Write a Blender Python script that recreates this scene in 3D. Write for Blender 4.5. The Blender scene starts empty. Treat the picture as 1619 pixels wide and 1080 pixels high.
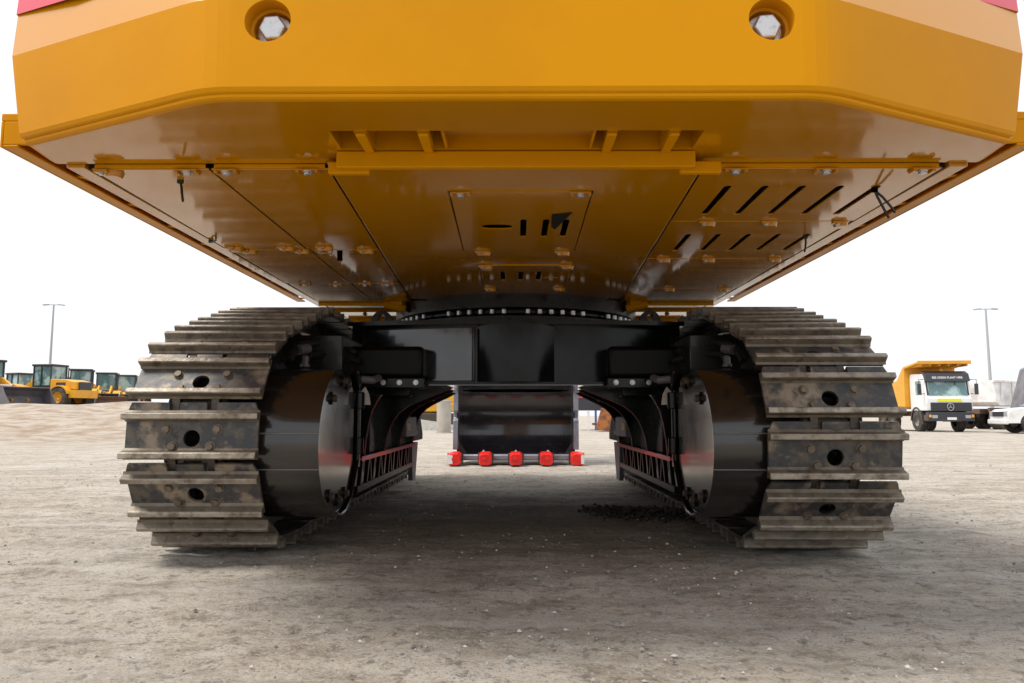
import bpy, math, random
from mathutils import Vector, Matrix
from mathutils.geometry import tessellate_polygon
from mathutils.noise import noise as pnoise
random.seed(7)
R = math.radians
S = bpy.context.scene
COL = S.collection

# ------------------------------------------------------------------ camera
cam = bpy.data.cameras.new("camera")
cam.lens = 25.57; cam.sensor_width = 36; cam.clip_start = 0.05; cam.clip_end = 3000
co = bpy.data.objects.new("camera", cam); COL.objects.link(co)
co.location = (0, 0, 0.71); co.rotation_euler = (R(95.81), 0, R(0.3))
S.camera = co
# ------------------------------------------------------------------ sky, sun, exposure
SUN_EL, SUN_AZ = 62, -108          # azimuth measured from +Y towards +X
w = bpy.data.worlds.new("World"); S.world = w; w.use_nodes = True
nt = w.node_tree; nt.nodes.clear()
sky = nt.nodes.new('ShaderNodeTexSky'); sky.sky_type = 'NISHITA'; sky.sun_disc = False
sky.sun_elevation = R(SUN_EL); sky.sun_rotation = R(SUN_AZ); sky.air_density = 1.0; sky.dust_density = 3.0
mx = nt.nodes.new('ShaderNodeMixRGB'); mx.inputs[0].default_value = 0.85
mx.inputs[2].default_value = (8.6, 8.8, 9.1, 1)
tcw = nt.nodes.new('ShaderNodeTexCoord')
nw = nt.nodes.new('ShaderNodeTexNoise'); nw.inputs['Scale'].default_value = 2.2; nw.inputs['Detail'].default_value = 5
crw = nt.nodes.new('ShaderNodeMapRange'); crw.inputs['From Min'].default_value = .3; crw.inputs['From Max'].default_value = .7
crw.inputs['To Min'].default_value = .90; crw.inputs['To Max'].default_value = 1.08
mulw = nt.nodes.new('ShaderNodeVectorMath'); mulw.operation = 'SCALE'
bg = nt.nodes.new('ShaderNodeBackground'); bg.inputs['Strength'].default_value = 0.100
ow = nt.nodes.new('ShaderNodeOutputWorld')
nt.links.new(tcw.outputs['Generated'], nw.inputs['Vector']); nt.links.new(nw.outputs[0], crw.inputs['Value'])
nt.links.new(sky.outputs[0], mx.inputs[1]); nt.links.new(mx.outputs[0], mulw.inputs[0])
nt.links.new(crw.outputs[0], mulw.inputs['Scale'])
nt.links.new(mulw.outputs[0], bg.inputs[0]); nt.links.new(bg.outputs[0], ow.inputs[0])
sl = bpy.data.lights.new("sun", 'SUN'); sl.energy = 2.6; sl.angle = R(20); sl.color = (1, .95, .87)
so = bpy.data.objects.new("sun", sl); COL.objects.link(so)
sd = Vector((math.sin(R(SUN_AZ))*math.cos(R(SUN_EL)), math.cos(R(SUN_AZ))*math.cos(R(SUN_EL)), math.sin(R(SUN_EL))))
so.rotation_euler = sd.to_track_quat('Z', 'Y').to_euler()
S.view_settings.view_transform = 'Standard'; S.view_settings.look = 'None'
S.view_settings.gamma = 1; S.view_settings.exposure = 0.45
S.render.engine = 'CYCLES'

# ------------------------------------------------------------------ materials
def mat(name, col, rough=.5, metal=0., coat=0., bump=None, var=None, spots=None, spec=.5, rvar=None, edge=None):
    m = bpy.data.materials.new(name); m.use_nodes = True
    n = m.node_tree.nodes; l = m.node_tree.links; b = n['Principled BSDF']
    b.inputs['Base Color'].default_value = (*col, 1); b.inputs['Roughness'].default_value = rough
    b.inputs['Metallic'].default_value = metal; b.inputs['Coat Weight'].default_value = coat
    b.inputs['Coat Roughness'].default_value = .06; b.inputs['Specular IOR Level'].default_value = spec
    tc = n.new('ShaderNodeTexCoord'); oi = n.new('ShaderNodeObjectInfo')
    ad = n.new('ShaderNodeVectorMath'); ad.operation = 'MULTIPLY_ADD'
    l.new(oi.outputs['Random'], ad.inputs[0]); ad.inputs[1].default_value = (37, 17, 53)
    l.new(tc.outputs['Object'], ad.inputs[2])
    def noise(scale, det=5, stretch=None, r=.6):
        x = n.new('ShaderNodeTexNoise'); x.inputs['Scale'].default_value = scale; x.inputs['Detail'].default_value = det
        x.inputs['Roughness'].default_value = r
        src = ad.outputs[0]
        if stretch:
            mp = n.new('ShaderNodeMapping'); mp.inputs['Scale'].default_value = stretch; l.new(src, mp.inputs[0]); src = mp.outputs[0]
        l.new(src, x.inputs['Vector']); return x.outputs[0]
    cur = None
    def ramp(fac, lo, hi):
        mr = n.new('ShaderNodeMapRange'); l.new(fac, mr.inputs['Value']); mr.inputs['From Min'].default_value = lo
        mr.inputs['From Max'].default_value = hi; return mr.outputs[0]
    def mix(fac, a, c):
        q = n.new('ShaderNodeMixRGB'); l.new(fac, q.inputs[0])
        if a is None: q.inputs[1].default_value = (*col, 1)
        else: l.new(a, q.inputs[1])
        q.inputs[2].default_value = (*c, 1); return q.outputs[0]
    for (c, sc, lo, hi) in (var or []):
        cur = mix(ramp(noise(sc), lo, hi), cur, c)
    if edge:
        ge = n.new('ShaderNodeSeparateXYZ'); l.new(tc.outputs['Object'], ge.inputs[0]); e0 = ramp(ge.outputs[2], edge[1], edge[2])
        mm = n.new('ShaderNodeMath'); mm.operation = 'MULTIPLY'; l.new(e0, mm.inputs[0]); l.new(ramp(noise(15), .36, .58), mm.inputs[1])
        cur = mix(mm.outputs[0], cur, edge[0])
    if cur is not None: l.new(cur, b.inputs['Base Color'])
    if rvar:
        q = n.new('ShaderNodeMapRange'); l.new(noise(rvar[0]), q.inputs['Value'])
        q.inputs['From Min'].default_value = .3; q.inputs['From Max'].default_value = .7
        q.inputs['To Min'].default_value = rvar[1]; q.inputs['To Max'].default_value = rvar[2]
        l.new(q.outputs[0], b.inputs['Roughness'])
    if bump:
        bp = n.new('ShaderNodeBump'); bp.inputs['Strength'].default_value = bump[1]; bp.inputs['Distance'].default_value = bump[2]
        l.new(noise(bump[0], 6), bp.inputs['Height']); l.new(bp.outputs[0], b.inputs['Normal'])
    return m

Y_ = (.60, .250, 0)
M = {}
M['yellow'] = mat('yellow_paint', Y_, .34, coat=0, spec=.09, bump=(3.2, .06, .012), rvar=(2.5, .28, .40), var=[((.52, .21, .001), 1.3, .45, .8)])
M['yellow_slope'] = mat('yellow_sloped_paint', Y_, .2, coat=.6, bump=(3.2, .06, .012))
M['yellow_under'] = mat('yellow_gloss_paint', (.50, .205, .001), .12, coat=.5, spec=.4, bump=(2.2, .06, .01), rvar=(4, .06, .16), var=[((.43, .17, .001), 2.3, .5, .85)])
M['recess'] = mat('shaded_recess_brown', (.30, .11, .015), .5, var=[((.2, .07, .01), 6, .4, .7)])  # brown tone puts the shade of the narrow openings into their paint
M['zinc'] = mat('zinc_bolt', (.62, .62, .62), .32, metal=.7, bump=(60, .3, .002), var=[((.35, .34, .33), 40, .5, .7)])
M['black'] = mat('black_paint', (.005, .0045, .004), .17, coat=.05, spec=.24, rvar=(3, .12, .34), var=[((.016, .012, .009), 3.5, .55, .8)])
M['blackdust'] = mat('black_paint_dusty', (.011, .010, .009), .24, coat=.15, spec=.4, rvar=(5, .18, .4), var=[((.045, .032, .02), 3, .5, .85)], bump=(5, .05, .01))
M['guard'] = mat('guard_paint', (.014, .012, .011), .16, coat=.55, spec=.5, rvar=(5, .12, .26), var=[((.045, .032, .02), 3, .5, .85)])
M['blacksoft'] = mat('soft_black_paint', (.004, .0037, .0035), .35, spec=.14)
M['blackgloss'] = mat('glossy_black_plate', (.010, .010, .011), .13, coat=.8, spec=.6, rvar=(3, .08, .24))
M['under_plate'] = mat('glossy_bottom_plate', (.02, .018, .017), .07, coat=.9, spec=.8, bump=(3, .04, .01))
M['brightpatch'] = mat('pale_bright_patch', (.50, .46, .42), .35, var=[((.38, .34, .30), 12, .45, .65)])
M['hose'] = mat('black_rubber', (.012, .012, .012), .5)
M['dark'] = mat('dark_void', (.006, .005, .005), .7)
M['plate'] = mat('track_plate', (.046, .046, .050), .45, metal=.25, bump=(28, .35, .006),
                 var=[((.10, .085, .066), 14, .46, .60), ((.25, .195, .14), 4.5, .54, .62), ((.02, .02, .021), 13, .60, .72)])
M['grouser'] = mat('track_grouser', (.15, .122, .09), .45, metal=.3, bump=(45, .6, .008), edge=((.40, .35, .285), .036, .050),
                   var=[((.20, .165, .12), 9, .45, .62), ((.09, .065, .045), 16, .52, .66), ((.30, .26, .21), 22, .64, .76)])
M['shoebolt'] = mat('track_bolt', (.12, .092, .065), .55, metal=.3, bump=(40, .5, .004), var=[((.20, .16, .12), 18, .45, .65)])
M['link'] = mat('track_link', (.065, .054, .044), .45, metal=.3, bump=(30, .4, .005), var=[((.11, .085, .06), 8, .5, .7)])
M['red'] = mat('red_paint', (.75, .025, .02), .32, coat=.3)
M['redstripe'] = mat('red_stripe', (.62, .03, .06), .22, coat=.3)
M['redcap'] = mat('red_tooth_cap', (.80, .018, .012), .38, coat=.2, bump=(14, .3, .01), var=[((.55, .012, .01), 7, .5, .65)])
M['white'] = mat('white_paint', (.78, .78, .78), .35, var=[((.6, .58, .55), 3, .5, .8)])
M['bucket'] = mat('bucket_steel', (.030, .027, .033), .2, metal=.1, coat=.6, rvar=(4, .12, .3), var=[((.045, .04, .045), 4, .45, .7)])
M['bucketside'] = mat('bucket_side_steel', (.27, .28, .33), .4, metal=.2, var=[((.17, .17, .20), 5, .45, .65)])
M['sticker'] = mat('yellow_sticker', (.8, .5, .02), .4)
M['tyre'] = mat('tyre_rubber', (.03, .028, .026), .8, bump=(20, .4, .02), var=[((.13, .10, .075), 3, .45, .7)])
M['rim'] = mat('rim_paint', (.25, .22, .19), .5, var=[((.12, .09, .07), 3, .45, .7)])
M['ylw2'] = mat('machine_yellow', (.72, .36, .02), .4, var=[((.62, .28, .02), 1.5, .45, .7)])
M['orange'] = mat('tipper_yellow', (.75, .36, .02), .45, var=[((.6, .27, .02), 1, .45, .7)])
M['glass'] = mat('cab_glass', (.10, .19, .20), .06, spec=.8, var=[((.35, .50, .50), .8, .48, .56)])
M['grey'] = mat('grey_steel', (.13, .12, .135), .45, var=[((.09, .085, .09), 1.5, .45, .7)])
M['brownsteel'] = mat('rusty_steel', (.15, .075, .045), .6, var=[((.09, .055, .04), 2, .4, .7)])
M['rust'] = mat('rust', (.38, .13, .03), .7, var=[((.15, .06, .03), 3, .45, .6)])
M['darkgrey'] = mat('dark_grey_paint', (.035, .035, .042), .4)
M['concrete'] = mat('concrete', (.42, .39, .34), .85, var=[((.32, .29, .25), 2, .4, .7)], bump=(10, .3, .02))
M['galv'] = mat('galvanised', (.40, .41, .42), .5, metal=.2)
M['hivis'] = mat('hivis_yellow', (.75, .72, .02), .5)
M['whitebin'] = mat('white_tipper_bin', (.93, .93, .94), .45, var=[((.55, .52, .52), 1, .45, .7)])
M['blue'] = mat('blue_paint', (.05, .12, .40), .5)
M['amber'] = mat('amber_lens', (.9, .38, .03), .3)
M['gravel'] = mat('grey_gravel', (.24, .23, .20), .9, var=[((.34, .32, .28), 9, .4, .6)], bump=(6, .8, .15))

# ------------------------------------------------------------------ mesh builder
class MB:
    def __init__(s): s.v = []; s.f = []; s.m = []; s.T = Matrix.Identity(4)
    def add(s, vs, fs, mi=0):
        k = len(s.v); s.v += [s.T @ Vector(v) for v in vs]
        for f in fs: s.f.append([i+k for i in f]); s.m.append(mi)
    def box(s, x0, x1, y0, y1, z0, z1, mi=0):
        s.add([(x, y, z) for x in (x0, x1) for y in (y0, y1) for z in (z0, z1)],
              [(0, 1, 3, 2), (4, 6, 7, 5), (0, 4, 5, 1), (2, 3, 7, 6), (0, 2, 6, 4), (1, 5, 7, 3)], mi)
    def prism(s, poly, a0, a1, axis='x', mi=0, holes=()):
        loops = [list(poly)] + [list(h) for h in holes]
        def P(p, a): return {'x': (a, p[0], p[1]), 'y': (p[0], a, p[1]), 'z': (p[0], p[1], a)}[axis]
        flat = [p for lp in loops for p in lp]; n = len(flat)
        tris = tessellate_polygon([[Vector((p[0], p[1], 0)) for p in lp] for lp in loops]) if (holes or n > 4) else None
        vs = [P(p, a0) for p in flat] + [P(p, a1) for p in flat]
        fs = []
        if tris is None: fs += [tuple(range(n)), tuple(range(2*n-1, n-1, -1))]
        else:
            fs += [tuple(t) for t in tris] + [tuple(i+n for i in reversed(t)) for t in tris]
        o = 0
        for lp in loops:
            k = len(lp)
            for i in range(k):
                j = (i+1) % k; fs.append((o+i, o+j, o+j+n, o+i+n))
            o += k
        s.add(vs, fs, mi)
    def cyl(s, p0, p1, r0, r1=None, n=16, mi=0, caps=True, ph=0):
        r1 = r0 if r1 is None else r1
        p0 = Vector(p0); p1 = Vector(p1); d = (p1-p0).normalized()
        u = d.orthogonal().normalized(); q = d.cross(u)
        vs = []
        for p, r in ((p0, r0), (p1, r1)):
            for i in range(n):
                a = 2*math.pi*i/n+ph; vs.append(p+(u*math.cos(a)+q*math.sin(a))*r)
        fs = [(i, (i+1) % n, (i+1) % n+n, i+n) for i in range(n)]
        if caps: fs += [tuple(range(n-1, -1, -1)), tuple(range(n, 2*n))]
        s.add(vs, fs, mi)
    def lathe(s, prof, c, ax, n=24, mi=0, a0=0, a1=2*math.pi):
        c = Vector(c); d = Vector(ax).normalized(); u = d.orthogonal().normalized(); q = d.cross(u)
        full = abs(a1-a0-2*math.pi) < 1e-6; m = n if full else n+1; vs = []
        for (r, h) in prof:
            for i in range(m):
                a = a0+(a1-a0)*i/n; vs.append(c+d*h+(u*math.cos(a)+q*math.sin(a))*r)
        fs = []
        for k in range(len(prof)-1):
            for i in range(n):
                j = (i+1) % m; fs.append((k*m+i, k*m+j, (k+1)*m+j, (k+1)*m+i))
        s.add(vs, fs, mi)
    def tube(s, pts, r, n=8, mi=0):
        pts = [Vector(p) for p in pts]; rings = []
        u = None
        for i, p in enumerate(pts):
            d = (pts[min(i+1, len(pts)-1)]-pts[max(i-1, 0)]).normalized()
            u = d.orthogonal().normalized() if u is None else (u-d*u.dot(d)).normalized()
            q = d.cross(u); rings.append([p+(u*math.cos(2*math.pi*k/n)+q*math.sin(2*math.pi*k/n))*r for k in range(n)])
        vs = [v for rg in rings for v in rg]; fs = []
        for i in range(len(rings)-1):
            for k in range(n): fs.append((i*n+k, i*n+(k+1) % n, (i+1)*n+(k+1) % n, (i+1)*n+k))
        fs += [tuple(range(n)), tuple(range((len(rings)-1)*n, len(rings)*n))]
        s.add(vs, fs, mi)
    def hexbolt(s, c, d, r=.016, h=.014, mi=0, washer=True, wm=None):
        c = Vector(c); d = Vector(d).normalized()
        if washer: s.cyl(c, c+d*h*.3, r*1.35, n=14, mi=mi if wm is None else wm); c = c+d*h*.3
        s.cyl(c, c+d*h*.85, r, n=6, mi=mi); s.cyl(c+d*h*.85, c+d*h, r, r*.82, n=6, mi=mi)
    def build(s, name, mats, parent=None, bevel=0, smooth=30, recalc=True, seg=2):
        lo = [min(v[i] for v in s.v) for i in range(3)]; hi = [max(v[i] for v in s.v) for i in range(3)]
        c = Vector(((lo[0]+hi[0])/2, (lo[1]+hi[1])/2, lo[2]))
        me = bpy.data.meshes.new(name); me.from_pydata([v-c for v in s.v], [], s.f)
        if not isinstance(mats, (list, tuple)): mats = [mats]
        for m in mats: me.materials.append(M[m])
        me.polygons.foreach_set('material_index', s.m)
        if recalc:
            import bmesh
            bm = bmesh.new(); bm.from_mesh(me); bmesh.ops.recalc_face_normals(bm, faces=bm.faces); bm.to_mesh(me); bm.free()
        me.polygons.foreach_set('use_smooth', [True]*len(me.polygons)); me.set_sharp_from_angle(angle=R(smooth)); me.update()
        o = bpy.data.objects.new(name, me); COL.objects.link(o)
        pc = Vector(parent['lc']) if parent is not None else Vector((0, 0, 0))
        o['lc'] = tuple(c); o.location = c-pc
        if parent is not None: o.parent = parent
        if bevel:
            b = o.modifiers.new('bevel', 'BEVEL'); b.width = bevel; b.segments = seg; b.limit_method = 'ANGLE'; b.angle_limit = R(35)
            b.harden_normals = False
        return o
def tag(o, label=None, cat=None, group=None, kind=None):
    for k, v in (('label', label), ('category', cat), ('group', group), ('kind', kind)):
        if v: o[k] = v
    return o
def empty(name, loc, lc=(0, 0, 0), rz=0):
    o = bpy.data.objects.new(name, None); COL.objects.link(o); o.location = loc; o.rotation_euler = (0, 0, rz)
    o['lc'] = lc; o.empty_display_size = .2; return o
def copy_tree(o, parent=None):
    c = o.copy(); COL.objects.link(c); c.parent = parent
    for ch in list(o.children): copy_tree(ch, c)
    return c
def circle(cx, cy, r, n=24): return [(cx+r*math.cos(2*math.pi*i/n), cy+r*math.sin(2*math.pi*i/n)) for i in range(n)]
def slot(cx, cy, w, l, ang=0):
    """rounded slot outline, long axis along +Y turned by ang"""
    pts = []
    for sgn in (1, -1):
        for k in range(5):
            a = (0 if sgn > 0 else math.pi)+math.pi*k/4
            pts.append((w/2*math.cos(a), sgn*(l/2-w/2)+w/2*math.sin(a)))
    ca, sa = math.cos(ang), math.sin(ang)
    return [(cx+x*ca-y*sa, cy+x*sa+y*ca) for x, y in pts]
def sm(a, b, x):
    t = max(0., min(1., (x-a)/(b-a))); return t*t*(3-2*t)

# ================================================================== GROUND
def gz(x, y):
    z = 1.28*sm(19, 36, y)*sm(-5, -15, x)
    z -= .12*sm(10, 18, x)*sm(14, 28, y)
    z += .10*pnoise(Vector((x*.12, y*.12, 3)))*sm(9, 22, abs(x)+abs(y)*.4)
    z += .25*pnoise(Vector((x*.35, y*.5, 9)))*sm(16, 22, y)*sm(-6, -12, x)*(1-sm(34, 42, y))
    return z
def ground():
    xs = []; x = 0
    while x < 900: xs.append(x); x += .045 if x < 3.2 else (.045+(x-3.2)*.05)
    xs = [-v for v in reversed(xs[1:])]+xs
    ys = [-60, -30, -15, -8, -5, -3, -2, -1.2, -.6, -.2]; y = 0
    while y < 1500: ys.append(y); y += .045 if y < 7 else (.045+(y-7)*.05)
    vs = []
    for y in ys:
        for x in xs:
            z = gz(x, y)
            d = math.hypot(x, y-4)
            k = 1-sm(4, 11, d)
            if k > 0:
                z += k*(.014*pnoise(Vector((x*1.6, y*1.6, 0)))+.011*pnoise(Vector((x*5, y*5, 4)))+.009*pnoise(Vector((x*13, y*13, 8)))) - .010*k
                for (cx_, sl_, wd) in ((-3.1, .10, .16), (-3.55, .10, .16), (2.9, .22, .18), (3.5, .22, .18), (5.2, -.1, .2)):
                    q = (x-cx_-sl_*(y-4))/wd
                    if abs(q) < 2.4: z += k*(-.016*math.exp(-q*q)+.009*math.exp(-(abs(q)-1.5)**2*5))*(.6+.8*pnoise(Vector((x*.7, y*.7, 2))))
                z = min(z, .012)
            vs.append((x, y, z))
    n = len(xs); fs = [(j*n+i, j*n+i+1, (j+1)*n+i+1, (j+1)*n+i) for j in range(len(ys)-1) for i in range(n-1)]
    me = bpy.data.meshes.new('ground'); me.from_pydata(vs, [], fs); me.polygons.foreach_set('use_smooth', [True]*len(fs))
    o = bpy.data.objects.new('ground', me); COL.objects.link(o); tag(o, kind='structure')
    m = bpy.data.materials.new('packed_dirt'); m.use_nodes = True; N = m.node_tree.nodes; L = m.node_tree.links; b = N['Principled BSDF']
    b.inputs['Roughness'].default_value = .92; b.inputs['Specular IOR Level'].default_value = .15
    tc = N.new('ShaderNodeTexCoord')
    def noise(sc, det=6, st=None, r=.6, rot=0):
        x = N.new('ShaderNodeTexNoise'); x.inputs['Scale'].default_value = sc; x.inputs['Detail'].default_value = det; x.inputs['Roughness'].default_value = r
        mp = N.new('ShaderNodeMapping'); mp.inputs['Scale'].default_value = st or (1, 1, 1); mp.inputs['Rotation'].default_value = (0, 0, rot)
        L.new(tc.outputs['Object'], mp.inputs[0]); L.new(mp.outputs[0], x.inputs[0]); return x.outputs[0]
    def rmp(f, lo, hi, a=0, c=1):
        q = N.new('ShaderNodeMapRange'); L.new(f, q.inputs['Value']); q.inputs['From Min'].default_value = lo; q.inputs['From Max'].default_value = hi
        q.inputs['To Min'].default_value = a; q.inputs['To Max'].default_value = c; return q.outputs[0]
    def mixc(f, a, c2):
        q = N.new('ShaderNodeMixRGB'); L.new(f, q.inputs[0])
        if isinstance(a, tuple): q.inputs[1].default_value = (*a, 1)
        else: L.new(a, q.inputs[1])
        if isinstance(c2, tuple): q.inputs[2].default_value = (*c2, 1)
        else: L.new(c2, q.inputs[2])
        return q.outputs[0]
    c = mixc(rmp(noise(.9, 9, r=.68), .38, .62), (.41, .355, .29), (.54, .49, .425))
    c = mixc(rmp(noise(2.7, 9, r=.7), .50, .64, 0, .85), c, (.28, .235, .18))
    c = mixc(rmp(noise(4.5, 8, (1, 1.8, 1), rot=.5, r=.7), .52, .66, 0, .8), c, (.55, .515, .465))
    c = mixc(rmp(noise(.7, 6, (1, 4, 1), rot=.12), .54, .70, 0, .45), c, (.24, .215, .19))
    c = mixc(rmp(noise(17, 6, r=.7), .52, .64, 0, .8), c, (.17, .15, .125))
    c = mixc(rmp(noise(55, 4, r=.7), .54, .66, 0, .8), c, (.54, .52, .48))
    c = mixc(rmp(noise(90, 3, r=.7), .55, .66, 0, .7), c, (.13, .115, .10))
    c = mixc(rmp(noise(1.7, 8, (.35, 5, 1), rot=.1, r=.62), .52, .66, 0, .4), c, (.26, .22, .175))
    c = mixc(rmp(noise(1.1, 8, (.4, 4, 1), rot=-.08, r=.62), .53, .66, 0, .6), c, (.56, .525, .475))
    # damp patch between the tracks, with the machine's shade painted into it
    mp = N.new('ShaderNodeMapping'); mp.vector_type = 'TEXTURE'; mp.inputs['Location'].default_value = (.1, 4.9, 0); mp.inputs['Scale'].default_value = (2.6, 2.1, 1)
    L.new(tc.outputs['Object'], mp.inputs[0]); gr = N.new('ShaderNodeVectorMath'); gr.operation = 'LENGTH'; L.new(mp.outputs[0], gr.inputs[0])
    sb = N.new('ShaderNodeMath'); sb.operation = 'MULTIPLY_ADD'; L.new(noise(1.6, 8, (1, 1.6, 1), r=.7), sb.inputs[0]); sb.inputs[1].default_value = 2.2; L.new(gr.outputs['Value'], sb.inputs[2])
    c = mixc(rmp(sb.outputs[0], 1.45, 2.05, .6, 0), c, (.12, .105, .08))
    # sandy bank on the left
    sx = N.new('ShaderNodeSeparateXYZ'); L.new(tc.outputs['Object'], sx.inputs[0])
    fx = rmp(sx.outputs[0], -5, -13); fy = rmp(sx.outputs[1], 14, 22)
    mu = N.new('ShaderNodeMath'); mu.operation = 'MULTIPLY'; L.new(fx, mu.inputs[0]); L.new(fy, mu.inputs[1])
    sand = mixc(rmp(noise(1.1, 9, (1, 1.6, 1), r=.72), .42, .60), (.43, .375, .315), (.29, .215, .155))
    c = mixc(mu.outputs[0], c, sand)
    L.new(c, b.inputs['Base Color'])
    bp = N.new('ShaderNodeBump'); bp.inputs['Strength'].default_value = .9; bp.inputs['Distance'].default_value = .02; L.new(noise(30, 9, r=.75), bp.inputs['Height'])
    b2 = N.new('ShaderNodeBump'); b2.inputs['Strength'].default_value = .6; b2.inputs['Distance'].default_value = .05; L.new(noise(6, 7, (1, 1.5, 1), r=.65), b2.inputs['Height'])
    L.new(bp.outputs[0], b2.inputs['Normal']); L.new(b2.outputs[0], b.inputs['Normal'])
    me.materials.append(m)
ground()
def stones():
    mb = MB()
    rnd = random.Random(3)
    base = [(1, 0, 0), (-1, 0, 0), (0, 1, 0), (0, -1, 0), (0, 0, 1), (0, 0, -.6)]
    tri = [(0, 2, 4), (2, 1, 4), (1, 3, 4), (3, 0, 4), (2, 0, 5), (1, 2, 5), (3, 1, 5), (0, 3, 5)]
    for k in range(11000):
        y = 1.3+rnd.random()**1.5*10; x = (rnd.random()-.5)*(2.0+y*1.5)
        if pnoise(Vector((x*.9, y*.9, 5))) < -.08 and rnd.random() < .8: continue
        r = .0022+.010*rnd.random()**6+.001*y/4
        a = rnd.random()*6.3; ca, sa = math.cos(a), math.sin(a)
        vs = []
        for (p, q, t) in base:
            j = .7+.6*rnd.random(); p *= r*j; q *= r*j*.8; vs.append((x+p*ca-q*sa, y+p*sa+q*ca, gz(x, y)+.002+t*r*.6*j))
        mb.add(vs, tri, rnd.choice((0, 0, 1, 2)))
    M['st1'] = mat('pebble_grey', (.33, .31, .28), .85); M['st2'] = mat('pebble_dark', (.15, .135, .12), .85); M['st3'] = mat('pebble_pale', (.55, .52, .47), .85)
    o = mb.build('gravel', ['st1', 'st2', 'st3'], recalc=False, smooth=20)
    tag(o, 'loose small stones scattered over the packed dirt under the excavator', 'gravel', kind='stuff')
    # clods of damp soil shaken out of the right track
    M['soil'] = mat('damp_soil', (.05, .041, .032), .95, bump=(25, .8, .02), var=[((.10, .08, .06), 6, .5, .7)])
    mb = MB(); ico = base
    for k in range(1500):
        t = rnd.random(); x = .58+t*.85+rnd.gauss(0, .06); y = 5.55+rnd.gauss(0, .17)-.25*t
        h = .075*math.exp(-((y-5.5+.2*t)/.16)**2)*(1-((x-1.05)/.62)**2 if abs(x-1.05) < .62 else 0)
        r = .005+.018*rnd.random()**3; z = max(0, h)*rnd.random()*.6
        mb.add([(x+a*r*(.7+.6*rnd.random()), y+b*r*(.7+.6*rnd.random()), z+c*r*(.6+.5*rnd.random())) for a, b, c in base], tri)
    o = mb.build('soil_heap', ['soil'], recalc=False, smooth=60)
    tag(o, 'low heap of dark damp soil clods beside the right track', 'soil', kind='stuff')
stones()

# ================================================================== EXCAVATOR
EX = empty('excavator', (0, 6.1, 0), (0, 6.1, 0))
tag(EX, 'large yellow and black crawler excavator seen from behind and below, filling the picture', 'excavator')
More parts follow.
